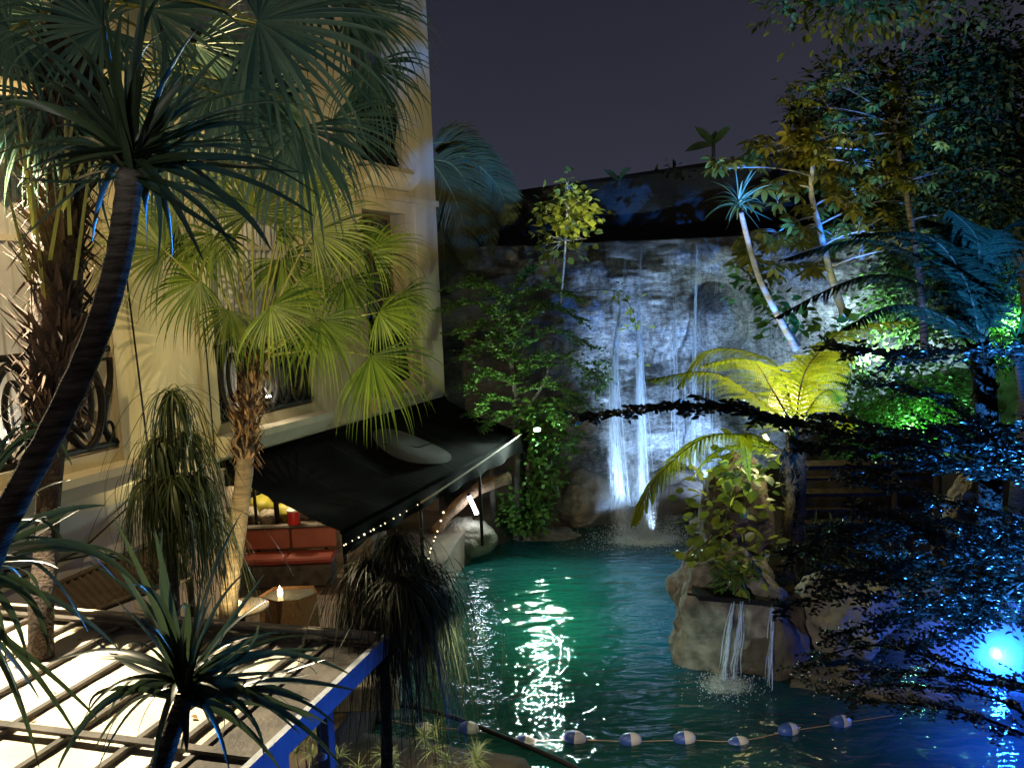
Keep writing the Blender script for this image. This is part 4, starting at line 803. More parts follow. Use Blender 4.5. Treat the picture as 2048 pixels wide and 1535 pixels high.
boulder('boulder', 'low flat rock near the pool edge left of the blue lamp', at(1810, 1400, 10.9), (.6, .35, .12), 19, rock_br, .25)
boulder('rock_pillar', 'brown upright rock pillar draped with large leaved vines', at(1475, 1040, 12.9), (.55, .5, .95), 20, rock_br, .12, 'rock')
boulder('rock_pillar', 'brown rock pillar behind the blue glinting branches at the right', at(1945, 1110, 10.6), (.42, .4, 1.0), 21, rock_br, .14, 'rock')
boulder('rock_pillar', 'reddish upright rock beside the awning corner', at(1060, 945, 18.9), (.28, .3, .85), 22, rock_br, .15, 'rock')
boulder('bank', 'dark earth and rock bank behind the right hand boulders', (7.6, 14.9, -.2), (4.4, 2.0, 1.6), 23, ground_m, .35, 'bank', 2.2)
boulder('bank', 'mossy dark bank under the right hand garden trees', (10.5, 17.5, .6), (5.0, 2.6, 2.6), 24, ground_m, .2, 'bank')
g = MB(); a = onz(1365, 1178, 1.62); b = at(1590, 1196, 11.6); c = nz(b - a); p0 = at(1392, 1184, 11.45); p1 = at(1560, 1198, 11.55)
d = nz(p1 - p0); L = np.linalg.norm(p1 - p0); AXS = np.stack([d, nz(np.cross(UZ, d)), UZ]); g.box((0, -.12, -.07), (L, .22, .0), AXS, p0); g.box((-.12, -.02, -.045), (0.0, .02, -.02), AXS, p0)
tag(obj('spout_slab', g, iron, smooth=False), 'black plank ledge laid over the tan boulder, feeding the thin spouts', 'ledge')
sp_ = thing('small_waterfall', 'thin water spouts running off the black plank down to a greenish splash', 'waterfall', at(1470, 1350, 11.4))
stream([at(1467, 1200, 11.4), at(1455, 1280, 11.25), at(1447, 1352, 11.2)], .02, .05, 12, 31, 'spout', sp_, .0045)
stream([at(1484, 1200, 11.4), at(1476, 1280, 11.3), at(1466, 1352, 11.25)], .02, .04, 10, 32, 'spout', sp_, .0045)
stream([at(1545, 1205, 11.5), at(1541, 1290, 11.35), at(1535, 1368, 11.3)], .01, .03, 5, 33, 'spout', sp_, .004)
for pts_, w0_, w1_ in (([at(1467, 1200, 11.4), at(1455, 1280, 11.22), at(1447, 1356, 11.15)], .03, .07), ([at(1486, 1200, 11.4), at(1477, 1280, 11.27), at(1467, 1356, 11.2)], .025, .05), ([at(1545, 1205, 11.5), at(1541, 1290, 11.32), at(1535, 1368, 11.25)], .015, .03)): sheet(pts_, w0_, w1_, sp_, 'spout_sheet', .75)
sp0 = onz(1452, 1370, 0); foam(sp0[0], sp0[1], .62, .60, 8, sp_, 900, .07)
lamp('spout_light', (sp0[0] - 1.6, sp0[1] - 1.2, .35), tuple(sp0 + UZ * .25), 55, (.6, 1, .75), 60, .06)

# timber bits by the awning corner
g = MB(); g.tube(smooth_path([at(868, 1068, 17.2), at(905, 1020, 17.4), at(960, 975, 17.6), at(1018, 955, 17.9)], 20), np.linspace(.10, .14, 20) * (1 + .1 * np.sin(np.arange(20))), 10); tag(obj('log_rail', g, mat('log_bark', (.12, .07, .04), (.26, .16, .09), .85, 6, .7, 24)), 'thick bent log rail rising toward the awning corner', 'log')
for px, lb in ((985, 'dark post left of the awning corner behind the log rail'), (1035, 'grey brown post nearest the ivy beside the awning corner')):
    g = MB(); p = at(px, 960, 18.2); q_ = p * 1; q_[2] = .65; g.tube([q_, p + UZ * 1.1], .07, 8); tag(obj('timber_post', g, batten), lb, 'post', 'timber posts by the awning corner')
# tube lamp
p = at(946, 1010, 17.35); t = thing('tube_lamp', 'glaring white tube lamp leaning over the pale boulder', 'lamp', p); dv = nz(at(954, 1028, 17.35) - at(938, 992, 17.35)); g = MB(); g.tube([p - dv * .2, p + dv * .2], .045, 10); obj('tube', g, tube_glow, t)
g = MB(); g.tube([p - dv * .25 + [0, .08, 0], p + dv * .25 + [0, .08, 0]], .04, 8); g.tube([p + [0, .08, 0], (p[0], p[1] + .1, .65)], .02, 6); obj('bracket', g, iron, t)
lamp('tube_light', p + np.array([.05, -.1, 0]), None, 26, (.75, .88, 1), None, .09)
# hidden floodlight whose reflection glitters on the water
p = at(1074, 858, 18.0); t = thing('floodlight', 'bright white floodlight half hidden in leaves above the awning corner', 'lamp', p); g = MB(); bxs(g, p, .17, .08, .12); obj('housing', g, iron, t, False)
g = MB(); bxs(g, p - [0, .05, 0], .10, .012, .06, .003); obj('lens', g, mat('flood_glow', (1, 1, 1), emis=(.62, 1, .80), es=1500), t, False)
lamp('floodlight_beam', p - np.array([0, .15, 0]), tuple(onz(1055, 1330, 0)), 800, (.75, 1, .88), 120, .09)
# globe lamp
p = at(1577, 812, 13.2); t = thing('globe_lamp', 'big egg shaped glowing cream lamp behind the yellow fern crown', 'lamp', p * [1, 1, 0] + UZ * 1.0); g = MB(); g.lathe([(.30 * math.sin(a_) * (1 - .12 * math.cos(a_)), -.40 * math.cos(a_)) for a_ in np.linspace(0, math.pi, 20)], p, 28); obj('globe', g, globe_glow, t)
g = MB(); g.tube([(p[0], p[1], 1.0), (p[0], p[1], p[2] - .38)], .05, 8); obj('stem', g, iron, t)
lamp('globe_light', (p[0] - .1, p[1] - .55, p[2] + .05), None, 120, (1, .92, .45), None, .25)
lamp('fern_spot', (3.0, 9.6, 1.2), tuple(at(1480, 780, 11.8)), 620, (.88, 1, .36), 60, .06)
# blue lamp
p = at(1990, 1305, 11.4); t = thing('blue_lamp', 'dazzling blue lamp on a short stake at the right pool edge', 'lamp', p * [1, 1, 0]); g = MB(); g.lathe([(.075 * math.sin(a_), -.085 * math.cos(a_)) for a_ in np.linspace(0, math.pi, 12)], p, 16); obj('bulb', g, blue_glow, t)
g = MB(); g.tube([(p[0], p[1], -.2), (p[0], p[1], p[2] - .08)], .02, 6); obj('stake', g, iron, t)
# dark timber hut
hut_m = mat('tarred_timber', (.008, .006, .005), (.02, .015, .011), .95, 8, .3, spec=.1)
t = thing('timber_hut', 'low dark timber hut with horizontal rails in shadow behind the right hand boulders', 'hut', at(1730, 1080, 13.2))
for k, (y0) in enumerate((930, 955, 985, 1018, 1045)):
    g = MB(); a = at(1595, y0, 13.0); b = at(1880, y0 - 4, 13.2); g.tube([a, b], .045 if k % 2 else .07, 4); obj('rail', g, hut_m, t, False)
g = MB(); G = np.array([[at(1600 + 280 * i, 935 + 130 * j, 13.5) for j in range(2)] for i in range(2)]); g.grid(G); obj('back_panel', g, hut_m, t, False)
for px in (1600, 1700, 1790, 1875):
    g = MB(); a = at(px, 925, 13.1); b = a * 1; b[2] = .6; g.tube([b, a], .06, 6); obj('post', g, hut_m, t)

# ================================================================== FERNS AND TREES
def tree_fern(label, crown, Yc, fr, fm, seed, half, trunk_to, r0=.10, nn=32):
    c = at(*crown, Yc); t = thing('tree_fern', label, 'tree fern', trunk_to); g = MB(); P = smooth_path([trunk_to, (np.asarray(trunk_to) + c) / 2 + [.05, 0, 0], c], 24); g.tube(P, np.linspace(r0 * 1.3, r0, 24), 10); shag(g, P, r0 * 1.2, 160, seed, .12, .5); obj('trunk', g, mat('fern_trunk', (.02, .014, .01), (.05, .035, .025), .95, 14, .8, spec=.1), t)
    for i, (pts, dY, h) in enumerate(fr):
        Q = [c]; 
        for k, p in enumerate(pts): Q.append(at(p[0], p[1], Yc + dY * (k + 1) / len(pts)))
        pinnate(t, Q, half * h, fm, mat('fern_rachis', (.05, .03, .015), (.09, .055, .03), .8, spec=.08) if i == 0 else MT['fern_rachis'], nn, True, .55, None, .75, seed=seed * 10 + i)
    return t
tree_fern('tree fern with blazing yellow green fronds in front of the glowing globe', (1592, 862), 12.0,
          [([(1520, 800), (1420, 745), (1290, 760)], -.3, 1.0), ([(1570, 770), (1530, 715), (1420, 700), (1350, 780)], .2, 1.1), ([(1545, 780), (1500, 720), (1400, 730)], -.6, 1.0), ([(1600, 780), (1625, 720), (1700, 655), (1850, 640)], .3, 1.0),
           ([(1630, 800), (1660, 780), (1680, 800)], -.4, .55), ([(1640, 830), (1680, 830), (1690, 870)], -.5, .6), ([(1560, 850), (1520, 840), (1500, 852)], -.3, .45),
           ([(1610, 770), (1640, 720), (1660, 700)], .7, .7)], fern_m, 5, .82, at(1585, 1075, 12.2))
t = tree_fern('lower yellow fern whose long frond arches down over the pool', (1570, 905), 11.4, [([(1480, 870), (1400, 880), (1310, 960), (1262, 1055)], -.5, 1.0), ([(1510, 870), (1490, 880), (1500, 965)], -.3, .4), ([(1480, 890), (1420, 910), (1380, 960)], .3, .6)], fern_m, 6, .55, at(1575, 1060, 11.6), .05, 34)
tree_fern('dark tree fern at the right with dim teal fronds spreading over the rock face', (1962, 690), 8.6,
          [([(1900, 560), (1740, 480), (1560, 520)], .4, 1.0), ([(1900, 600), (1740, 550), (1540, 640)], .2, 1.0), ([(1930, 560), (1850, 470), (1700, 470)], -.4, 1.0), ([(1980, 560), (2000, 470), (2060, 430)], -.2, 1.0), ([(2010, 580), (2060, 520), (2120, 560)], -.3, 1),
           ([(1900, 640), (1800, 610), (1680, 660)], -.5, .9), ([(1940, 540), (1900, 460), (1850, 440)], .6, .9), ([(1960, 540), (1950, 470), (1900, 420)], -.3, .9)], fern_dk, 7, .55, at(1975, 1150, 8.9), .10, 30)

# yellow lit shrub on the rock top
bushy('shrub', 'bright yellow green leaved shrub glowing against the dark wall', 'shrub', [at(1120, 620, 20.6), at(1130, 500, 20.4), at(1135, 400, 20.3), at(1133, 365, 20.3)], .03,
      [(*reg(1145, 420, 55, 30, 20.2, .5), 42), (*reg(1135, 375, 14, 18, 20.3, .2), 9), (*reg(1125, 480, 60, 60, 20.3, .5), 30), (*reg(1090, 420, 25, 20, 20.2, .3), 8)], 'leaves', yellow_leaf, pale_bark, .16, .8, 6, .12, thick=.014)
lamp('shrub_spot', (2.4, 18.6, 7.0), tuple(at(1140, 425, 20.2)), 190, (1, .95, .55), 55, .05)
# fine leaved green tree left of fall
def spray(lb, bb, P, nt_, L, size, q, r0=.018, dens=9, wd=.42):
    P = smooth_path(P, 30); bb.tube(P, np.linspace(r0, r0 * .25, 30), 6); T = np.gradient(P, axis=0)
    for i in range(nt_):
        x = 2 + 27 * (i + q.uniform(0, .8)) / nt_; k = min(int(x), 28); p = P[k]; tt = nz(T[k]); sg = 1 if i % 2 else -1
        s0 = nz(np.cross(tt, [0, 0, 1])); d = nz(s0 * sg * q.uniform(.3, 1) + tt * .8 + UZ * q.uniform(-.35, .5)); l_ = L * q.uniform(.4, 1) * (1.1 - .6 * x / 30)
        e = p + d * l_ - UZ * .1 * l_; tw = bez(p, (p + e) / 2 + UZ * .05 * l_, e, 6); bb.tube(tw, np.linspace(.004, .0015, 6), 4, False)
        n = int(dens * l_ / L) + 3; f = np.linspace(.08, 1, n); pts = np.array([np.interp(f, np.linspace(0, 1, 6), tw[:, a]) for a in range(3)]).T
        sd = nz(np.cross(d, UZ)); D = np.array([sd * (1 if j % 2 else -1) + d * .5 for j in range(n)]); D += q.normal(size=D.shape) * .25
        U = np.array([0, -.35, 1.]) + q.normal(size=(n, 3)) * .9; Ms = frames(D, U) * (size * q.uniform(.7, 1.25, n))[:, None, None]; lb.many(CUP * [wd, 1, .8], OQ, Ms, pts)
q = np.random.RandomState(31); t = thing('tree', 'open layered green tree with fine leaves between the building corner and the waterfall', 'tree', at(1030, 900, 18.6) * [1, 1, 0] + UZ * .65)
tk = smooth_path([at(1030, 900, 18.6) * [1, 1, 0] + UZ * .65, at(1035, 850, 18.5), at(1022, 720, 18.3), at(1012, 600, 18.2)], 24); g = MB(); g.tube(tk, np.linspace(.08, .03, 24), 9)
g2 = smooth_path([tk[8], at(1090, 760, 18.3), at(1110, 660, 18.2)], 12); g.tube(g2, np.linspace(.04, .02, 12), 7); obj('trunk', g, grey_bark, t); bb = MB(); lb = MB()
for (kk, pts) in [(22, [(960, 570), (890, 575)]), (21, [(1080, 575), (1150, 590)]), (19, [(950, 605), (885, 620)]), (18, [(1090, 615), (1165, 640)]), (17, [(960, 650), (905, 670)]), (15, [(1100, 660), (1180, 690)]), (15, [(970, 690), (920, 720)]), (13, [(1110, 710), (1185, 745)]),
                 (12, [(970, 740), (930, 775)]), (11, [(1100, 770), (1160, 800)]), (10, [(980, 790), (945, 825)]), (9, [(1090, 810), (1130, 850)]), (20, [(1040, 560), (1060, 540)]), (16, [(1050, 640), (1080, 600)]), (12, [(1060, 720), (1100, 730)]), (9, [(1000, 830), (960, 860)]), (14, [(1000, 640), (980, 620)]), (18, [(1000, 590), (940, 555)])]:
    P = [tk[kk]] + [at(x, y, 18.1 + q.uniform(-.9, .5)) for x, y in pts]; spray(lb, bb, P, 34, .55, .085, q, r0=.014, dens=13, wd=.5)
obj('branches', bb, grey_bark, t); obj('leaves', lb, green_leaf, t)
lamp('tree_spot', tuple(at(985, 850, 16.3)), tuple(at(1020, 700, 18.2)), 150, (.8, 1, .7), 90, .06)
bushy('shrub', 'leafy vine with orange tinged leaves trailing over the waterfall', 'shrub', [at(1120, 590, 20.3), at(1180, 580, 19.9), at(1235, 585, 19.6), at(1268, 630, 19.5), at(1275, 715, 19.5)], .012,
      [(*reg(1225, 588, 24, 20, 19.6, .2), 4), (*reg(1268, 620, 14, 18, 19.5, .2), 3), (*reg(1275, 655, 12, 14, 19.5, .2), 3), (*reg(1275, 720, 8, 8, 19.5, .1), 1)], 'leaves', yellow_leaf, grey_bark, .17, .7, 3, .1, thick=.008)
bushy('shrub', 'green creeper growing on dark rock just left of the white streams', 'shrub', [at(1190, 800, 20.0), at(1195, 760, 19.9), at(1200, 720, 19.9)], .015, [(*reg(1190, 745, 40, 45, 19.9, .3), 30)], 'leaves', green_leaf, grey_bark, .10, .6, 10, .12, thick=.008)
bushy('ivy', 'glossy green ivy mound spilling onto the pale ledge at the pool', 'ivy', [at(1060, 1060, 18.7), at(1065, 1000, 18.7), at(1080, 940, 18.8)], .03,
      [(*reg(1055, 1015, 48, 38, 18.4, .4), 75), (*reg(1085, 940, 40, 45, 18.6, .4), 45), (*reg(1110, 870, 60, 25, 18.5, .4), 30), (*reg(1060, 850, 40, 40, 18.4, .4), 34)], 'leaves', green_leaf, grey_bark, .12, .7, 12, .13, thick=.012)
bushy('shrub', 'bright lit sprig of round leaves beside the dark leafy branch', 'shrub', [at(1090, 850, 18.3), at(1120, 820, 18.1), at(1160, 810, 18.0)], .012, [(*reg(1160, 812, 55, 14, 18.0, .2), 26)], 'leaves', green_leaf, grey_bark, .10, .75, 6, .08, thick=.006)
# vine on the pillar
bushy('vine', 'large leaved vine climbing the brown rock pillar under the fern', 'vine', [at(1440, 1150, 12.2), at(1450, 1050, 12.1), at(1470, 960, 12.0), at(1500, 900, 11.9)], .015,
      [(*reg(1495, 930, 60, 45, 11.8, .3), 34), (*reg(1450, 1010, 80, 60, 12.0, .35), 30), (*reg(1420, 1100, 50, 50, 12.0, .3), 18), (*reg(1480, 1120, 60, 50, 11.9, .3), 22)], 'leaves', mat('vine_leaf', (.05, .09, .02), (.30, .33, .04), .35, island=True, trans=.25), grey_bark, .17, .72, 3, .14, thick=.006)
bushy('fern_clump', 'small bright green fern clump sitting on the black plank above the spouts', 'fern', [at(1465, 1190, 11.7), at(1468, 1175, 11.7)], .01, [(*reg(1470, 1160, 40, 26, 11.6, .15), 30)], 'leaves', green_leaf, grey_bark, .15, .22, 4, .05, thick=.004)
bushy('fern_clump', 'dim yellowish fern clump behind the brown boulder', 'fern', [at(1620, 1160, 12.6), at(1622, 1120, 12.5)], .01, [(*reg(1630, 1100, 70, 45, 12.4, .3), 40)], 'leaves', fern_dk, grey_bark, .24, .16, 5, .08, thick=.004)
# schefflera
sch = [(1440, 328, 30, 14, 10), (1560, 300, 80, 40, 38), (1640, 350, 80, 40, 36), (1540, 380, 60, 30, 16), (1690, 390, 60, 40, 22), (1600, 420, 40, 20, 8), (1520, 480, 40, 22, 12), (1590, 465, 50, 24, 14), (1680, 470, 60, 30, 16), (1545, 540, 28, 20, 6), (1740, 330, 50, 60, 22), (1630, 200, 40, 50, 16), (1680, 270, 60, 40, 18), (1760, 450, 50, 40, 14), (1600, 250, 40, 30, 12), (1490, 520, 20, 18, 5), (1800, 250, 60, 50, 16), (1820, 380, 60, 40, 14), (1860, 480, 60, 40, 12), (1620, 530, 50, 20, 10), (1900, 330, 60, 50, 12)]
bushy('umbrella_tree', 'umbrella tree with whorls of dull yellow leaves on thin pale stems above the rock face', 'tree', [at(1692, 640, 15), at(1665, 560, 14.9), at(1640, 460, 14.8), at(1622, 370, 14.7), at(1640, 250, 14.6)], .07,
      [(*reg(a_, b_, c_, d_, 14.3 + (i % 3) * .4, .5), n_) for i, (a_, b_, c_, d_, n_) in enumerate(sch)], 'leaves', olive_leaf, pale_bark, .20, .42, whorl=1, thick=.010)
lamp('umbrella_tree_spot', (2.2, 9.5, 3.2), tuple(at(1690, 330, 14.5)), 950, (1, .84, .42), 62, .06)
g = MB(); P = smooth_path([at(1725, 520, 15.6), at(1712, 420, 15.6), at(1700, 330, 15.6), at(1698, 250, 15.6)], 20); g.tube(P, .055, 8)
tag(obj('sapling', g, pale_bark), 'slim bare pale trunk standing right of the leaning umbrella tree stem', 'tree')
bushy('climber', 'glossy green climber with pale blossoms wound on the leaning dracaena trunk', 'climber', [at(1600, 690, 14.9), at(1540, 600, 14.9), at(1490, 540, 14.9)], .02, [(*reg(1500, 565, 35, 30, 14.7, .2), 16), (*reg(1555, 600, 40, 30, 14.7, .2), 14), (*reg(1570, 650, 40, 25, 14.7, .2), 10), (*reg(1660, 640, 40, 20, 14.7, .2), 8)], 'leaves', green_leaf, grey_bark, .17, .7, 4, .1, thick=.006)
sc2 = [(1600, 200, 50, 40, 12), (1660, 150, 50, 30, 10), (1740, 120, 60, 30, 10), (1830, 170, 70, 40, 12), (1700, 230, 60, 30, 12), (1790, 290, 60, 30, 12), (1880, 260, 60, 40, 12), (1950, 200, 60, 50, 10), (1750, 370, 60, 30, 12), (1850, 350, 60, 30, 12), (1930, 430, 60, 30, 10), (1640, 300, 40, 25, 10), (1990, 330, 50, 40, 8)]
bushy('umbrella_tree', 'airy tree with small yellow green leaf whorls before the dark crown', 'tree', [at(1850, 720, 14.4), at(1840, 560, 14.2), at(1815, 400, 14.0), at(1790, 250, 13.9)], .07,
      [(*reg(a_, b_, c_, d_, 13.4 + (i % 3) * .35, .5), n_) for i, (a_, b_, c_, d_, n_) in enumerate(sc2)], 'leaves', mat('small_whorl_leaf', (.13, .16, .02), (.30, .31, .05), .5, island=True, trans=.3, spec=.2), grey_bark, .13, .40, whorl=1, thick=.008)
# background garden trees right
bushy('tree', 'broad dark crowned tree filling the upper right corner', 'tree', [(9.4, 15.5, .2), (9.2, 15.3, 4), (8.6, 15.0, 7), (8.2, 14.8, 9)], .22,
      [(*reg(1860, 230, 190, 120, 14.5, 1.4), 170), (*reg(1980, 130, 110, 90, 14.0, 1.2), 90), (*reg(1720, 190, 90, 60, 14.8, 1.0), 50), (*reg(1960, 370, 130, 90, 14.2, 1.2), 110), (*reg(1800, 340, 90, 70, 15.2, 1.0), 60), (*reg(1900, 470, 130, 60, 14.8, 1), 60)], 'leaves', dark_leaf, grey_bark, .13, .45, 24, .28, thick=.03)
bushy('tree', 'overhanging tree whose leafy tips dip into the top edge above the garden', 'tree', [(7.8, 13.5, 0), (7.9, 13.2, 5), (7.3, 12.4, 9.5), (6.2, 11.6, 10.6)], .16,
      [(*reg(1700, -10, 150, 40, 11.8, .8), 60), (*reg(1900, 0, 60, 22, 12.2, .5), 14)], 'leaves', mat('tip_leaf', (.05, .07, .015), (.13, .14, .03), .6, spec=.1, island=True, trans=.2), grey_bark, .13, .45, 16, .18, thick=.02)
lamp('overhang_spot', (4.0, 11.0, 5.0), tuple(at(1700, -10, 11.8)), 26, (1, .9, .5), 60, .06)
bushy('bush', 'bush lit vivid green behind the blue glinting branches', 'bush', [(8.2, 17.2, .6), (8.1, 17.0, 2.0)], .06,
      [(*reg(1800, 790, 110, 70, 16.4, .8), 120), (*reg(1760, 880, 110, 50, 16.0, .7), 80), (*reg(1930, 900, 90, 70, 16.2, .7), 60), (*reg(1680, 720, 60, 50, 16.4, .6), 30)], 'leaves', green_leaf, grey_bark, .11, .5, 22, .2, thick=.014)
bushy('bush', 'taller green lit thicket behind the dark tree fern trunk', 'bush', [(9.8, 17.2, .8), (9.7, 17.0, 4.2)], .06,
      [(*reg(1850, 600, 130, 80, 16.8, .8), 120), (*reg(1990, 620, 70, 110, 16.6, .8), 90), (*reg(1850, 500, 100, 50, 17.2, .8), 70)], 'leaves', green_leaf, grey_bark, .12, .45, 22, .22, thick=.014)
# plants on the back wall top
def sil(label, px, py, leaves_, L, seed):
    q = np.random.RandomState(seed); b = at(px, py, 23.0); t = thing('banana_plant', label, 'plant', b); g = MB(); top = b + UZ * (leaves_[0] * .0)
    for (tx, ty, cx, cy) in leaves_[1:]:
        P = bez(at(px, py - leaves_[0], 23.0), at(cx, cy, 23.0), at(tx, ty, 23.0), 8); T = nz(P[-1] - P[0]); g.strip(P, L * np.sin(np.linspace(.12, 3.0, 8)), nz(np.cross(T, [0, 1, .3])), .25, [0, -1, 0])
    obj('leaves', g, dark_leaf, t); g = MB(); g.tube([at(px, py + 12, 23.1), at(px, py - leaves_[0], 23.0)], .05, 6); obj('stem', g, grey_bark, t)
sil('broad leaved plant silhouetted highest on the dark wall top', 1427, 340, [50, (1370, 303, 1398, 285), (1463, 252, 1440, 265), (1390, 254, 1412, 268), (1432, 262, 1428, 275)], .10, 1)
sil('two leaved seedling silhouetted above the dark wall top', 1238, 362, [0, (1208, 340, 1225, 345), (1262, 335, 1245, 340)], .07, 2)
sil('small upright leaf clump on the wall top left of the broad leaved plant', 1318, 358, [0, (1315, 328, 1308, 345), (1335, 345, 1325, 350), (1350, 340, 1335, 348)], .06, 3)
bushy('weeds', 'low leafy weeds along the dark wall top', 'plant', [at(1350, 360, 23.1), at(1350, 350, 23.1)], .01, [(*reg(1350, 348, 45, 8, 23.1, .3), 14)], 'leaves', dark_leaf, grey_bark, .2, .4, 6, .1, thick=.006)

# blue glinting sprays
q = np.random.RandomState(77); t = thing('small_leaved_tree', 'dark near tree at the right whose layered glossy leaves glint blue', 'tree', (5.6, 8.2, 0))
g = MB(); tk = smooth_path([(5.6, 8.2, -.1), (5.5, 8.1, 2), (5.3, 7.9, 3.8), (5.1, 7.7, 6.0)], 24); g.tube(tk, np.linspace(.13, .07, 24), 10); obj('trunk', g, mat('near_bark', (.02, .016, .012), (.04, .03, .024), .9, 10, .6), t)
bb = MB(); lb = MB()
SB = [([(2150, 960), (1900, 900), (1600, 850), (1400, 808), (1150, 838)], 6.2, 120, .30, .046), ([(2150, 1000), (1950, 930), (1750, 900), (1600, 890)], 6.6, 60, .40, .042), ([(2150, 860), (1980, 850), (1800, 860), (1640, 830)], 7.0, 60, .45, .042),
      ([(2150, 740), (1950, 700), (1800, 710), (1660, 690)], 6.8, 60, .45, .042), ([(2150, 1150), (1950, 1090), (1750, 1050), (1580, 1110)], 6.6, 80, .5, .040), ([(2150, 1230), (1980, 1160), (1800, 1110), (1640, 1060)], 7.2, 80, .5, .040),
      ([(2150, 1060), (1980, 1020), (1800, 980), (1700, 950)], 7.4, 50, .45, .040), ([(2150, 1300), (1950, 1230), (1750, 1190), (1560, 1210)], 7.0, 60, .5, .040), ([(2150, 1120), (1980, 1100), (1800, 1130), (1650, 1160)], 6.4, 60, .5, .040), ([(2150, 930), (2000, 880), (1880, 800), (1760, 760)], 7.2, 50, .45, .040),
      ([(2150, 1420), (1950, 1340), (1750, 1290), (1600, 1330)], 7.4, 46, .5, .038), ([(2150, 1260), (2000, 1200), (1900, 1190), (1760, 1240)], 6.8, 46, .5, .038), ([(2150, 1500), (1980, 1440), (1850, 1410), (1700, 1400)], 7.6, 40, .45, .038),
      ([(2150, 1180), (1990, 1120), (1860, 1060), (1720, 1010)], 6.0, 70, .45, .040), ([(2150, 1200), (1960, 1150), (1800, 1160), (1640, 1130)], 7.4, 80, .5, .040), ([(2150, 1090), (1980, 1060), (1840, 1040), (1690, 1080)], 6.9, 70, .45, .040), ([(2150, 970), (2000, 940), (1880, 930), (1740, 940)], 6.4, 60, .45, .042),
      ([(2150, 1340), (1980, 1230), (1820, 1230), (1660, 1270)], 7.1, 60, .5, .038), ([(2150, 1400), (2060, 1380), (1880, 1350), (1700, 1340)], 7.3, 60, .5, .038), ([(2150, 1460), (2000, 1400), (1800, 1370), (1640, 1380)], 7.8, 50, .45, .036), ([(2150, 890), (2010, 900), (1900, 870), (1760, 880)], 6.9, 60, .45, .042), ([(2150, 1120), (2050, 1160), (1930, 1250), (1820, 1290)], 6.7, 60, .5, .038)]
for (pp, Y, n_, L, sz) in SB:
    P = [at(x, y, Y + .5 - .12 * k) for k, (x, y) in enumerate(pp)]; P[0] = tk[min(23, max(2, int(24 * P[0][2] / 6)))]; spray(lb, bb, P, int(n_ * 1.25), L, sz * 1.45, q, dens=14)
obj('branches', bb, MT['near_bark'], t); obj('leaves', lb, glossy_leaf, t)

# ================================================================== LANE FLOATS
fpx = [(762, 1437), (848, 1453), (938, 1460), (1052, 1480), (1150, 1479), (1261, 1483), (1369, 1480), (1476, 1482), (1577, 1463), (1681, 1447)]
fp = [onz(x, y, 0.0) for x, y in fpx]
prof = [(.001, -.135), (.03, -.133), (.062, -.105), (.085, -.05), (.09, 0)]
AXX = np.array([[0, 0, 1.], [0, 1, 0], [1, 0, 0]])
pw = MB(); pw.lathe([(r_, -z_) for r_, z_ in reversed(prof)], (0, 0, 0), 22, AXX); pb = MB(); pb.lathe(prof, (0, 0, 0), 22, AXX)
ords = ['leftmost, beside the ponytail trunk', 'second from the left', 'third from the left', 'fourth from the left, low in the water', 'fifth from the left', 'sixth from the left', 'seventh from the left', 'third from the right', 'second from the right', 'rightmost, under the dark branches']
proto = None
for i, p in enumerate(fp):
    lab = 'blue and white lane float, ' + ords[i]
    if proto is None:
        o = proto = thing('lane_float', lab, 'float', p, 'lane floats strung across the pool', False); obj('white_half', pw, float_w, o); obj('blue_half', pb, float_b, o)
    else:
        o = proto.copy(); C.objects.link(o); o['label'] = lab
        for ch in proto.children:
            c = ch.copy(); C.objects.link(c); c.parent = o
    nx = fp[min(i + 1, 9)] - fp[max(i - 1, 0)]; o.location = (p[0], p[1], -.03 if i in (1, 3, 7) else .025); o.rotation_euler = (0, R(rnd.uniform(-6, 6)), math.atan2(nx[1], nx[0]) + R(rnd.uniform(-8, 8)))
g = MB(); RP = [onz(640, 1415, 0)] + fp + [onz(1790, 1430, 0)]; g.tube(smooth_path(RP, 120) + UZ * .008, .0055, 6); tag(obj('lane_rope', g, rope_m), 'thin brown rope joining the floats across the near end of the pool', 'rope')
# dark hose along the near water edge
g = MB(); hose_m = mat('hose_rubber', (.004, .004, .004), rough=.7, spec=.2); g.tube(smooth_path([onz(560, 1400, .1), onz(700, 1400, .1), onz(860, 1420, .06), onz(1000, 1470, .04), onz(1120, 1520, .03), onz(1220, 1570, .02), onz(1400, 1640, 0)], 50), .03, 8); tag(obj('pool_hose', g, hose_m), 'thick black hose curving along the near pool edge below the floats', 'hose')
# near planting
bank = MB(); G = np.zeros((20, 20, 3))
for i in range(20):
    for j in range(20):
        u, v = i / 19, j / 19; P0 = onz(520 + 560 * u, 1445 + 75 * u + 300 * v, 0); G[i, j] = (P0[0], P0[1], .06 + .1 * math.sin(math.pi * u) + .04 * noise.noise(Vector((u * 6, v * 6, 0))) - (.25 if j == 0 or i == 19 else 0))
bank.grid(G); tag(obj('planting_bed', bank, ground_m), kind='structure')
def tuft(label, px, py, Y, n, L, seed, m):
    q = np.random.RandomState(seed); c = at(px, py, Y); t = thing('sedge_tuft', label, 'plant', (c[0], c[1], .1), 'spiky tufts at the near pool edge'); g = MB(); st = MB(); st.tube([(c[0], c[1], .1), c], .008, 5)
    for h in range(3):
        cc = c + q.normal(size=3) * [.10, .10, .05]; st.tube([(c[0], c[1], .1), cc], .005, 4)
        for i in range(n):
            a = q.uniform(0, 6.28); el = q.uniform(-.1, 1.2); strap(g, cc, [math.cos(a) * math.cos(el), math.sin(a) * math.cos(el), math.sin(el)], L * q.uniform(.6, 1), .006, q.uniform(.6, 1.6), q, 6)
    obj('stem', st, grey_bark, t); obj('leaves', g, m, t)
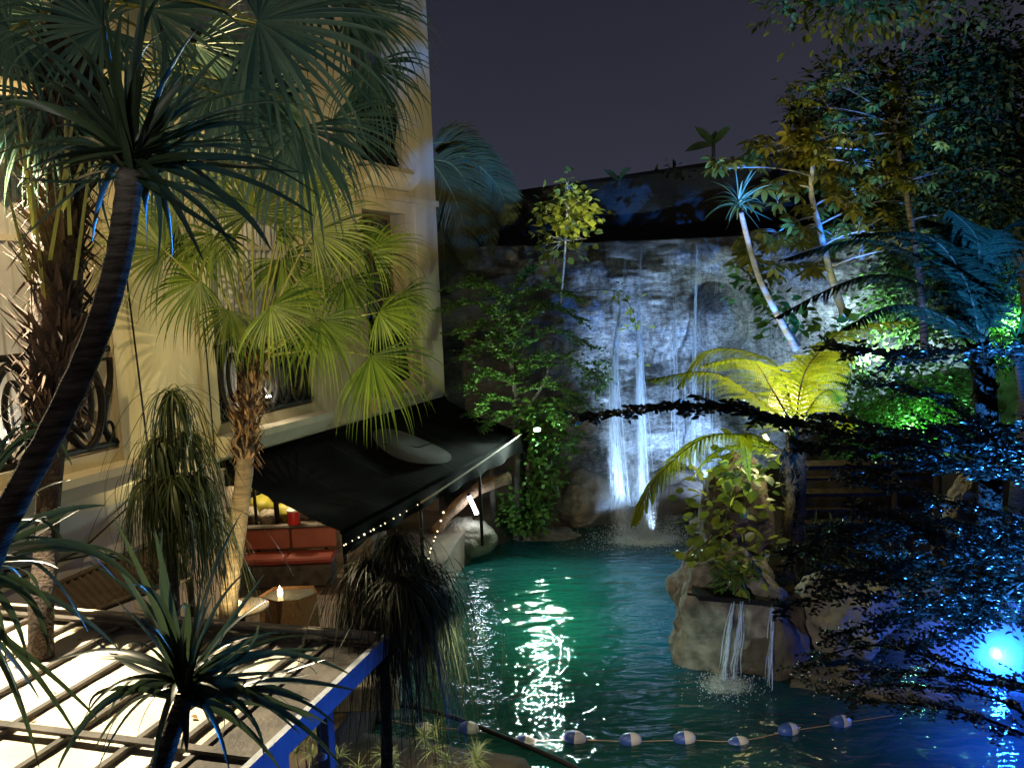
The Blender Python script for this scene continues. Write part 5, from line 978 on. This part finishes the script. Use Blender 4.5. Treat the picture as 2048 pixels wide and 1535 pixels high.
sedge = mat('sedge_leaf', (.09, .13, .05), (.20, .25, .10), .4, island=True, trans=.2)
for i, (px, py, lab) in enumerate([(868, 1478, 'tallest sedge tuft, standing before the third float'), (775, 1515, 'sedge tuft just right of the ponytail trunk'), (955, 1508, 'sedge tuft nearest the black hose'), (700, 1528, 'small dim tuft under the pergola posts'), (905, 1530, 'lowest sedge tuft at the bottom edge, left of the hose'), (610, 1490, 'dim leafy tuft under the blue lit pergola edge')]):
    tuft(lab, px, py, 8.4, 30, .24, 60 + i, sedge)
lamp('bed_light', (-.2, 6.0, 3.2), tuple(at(850, 1500, 8.4)), 190, (.9, 1, .7), 50, .05)

# mist hanging in the air, densest at its centre
def mist(label, c, r, dens):
    m = bpy.data.materials.new('mist'); m.use_nodes = True; n = m.node_tree.nodes; l = m.node_tree.links; n.remove(n['Principled BSDF']); v = n.new('ShaderNodeVolumePrincipled'); v.inputs['Color'].default_value = (.85, .92, 1, 1)
    t = n.new('ShaderNodeTexCoord'); mp = n.new('ShaderNodeMapping'); mp.inputs['Scale'].default_value = tuple(1 / q for q in r); ln = n.new('ShaderNodeVectorMath'); ln.operation = 'LENGTH'
    mr = n.new('ShaderNodeMapRange'); mr.inputs[1].default_value = 0; mr.inputs[2].default_value = .97; mr.inputs[3].default_value = 1; mr.inputs[4].default_value = 0
    pw_ = n.new('ShaderNodeMath'); pw_.operation = 'POWER'; pw_.inputs[1].default_value = 3; mu = n.new('ShaderNodeMath'); mu.operation = 'MULTIPLY'; mu.inputs[1].default_value = dens
    l.new(t.outputs['Object'], mp.inputs[0]); l.new(mp.outputs[0], ln.inputs[0]); l.new(ln.outputs['Value'], mr.inputs[0]); l.new(mr.outputs[0], pw_.inputs[0]); l.new(pw_.outputs[0], mu.inputs[0]); l.new(mu.outputs[0], v.inputs['Density']); l.new(v.outputs[0], n['Material Output'].inputs['Volume'])
    g = MB(); rock(g, (0, 0, 0), r, 3, .0, 16); o = tag(obj('mist', g, m), label, 'mist', kind='stuff'); o.location = tuple(c)
c = at(1990, 1305, 11.4); mist('soft blue lit mist glowing round the dazzling lamp at the right pool edge', c, (2.0, 2.0, 1.9), 2.2)
mist('pale spray mist hanging over the foot of the tall waterfall', (2.75, 18.5, .5), (1.5, 1.2, 1.3), .8)
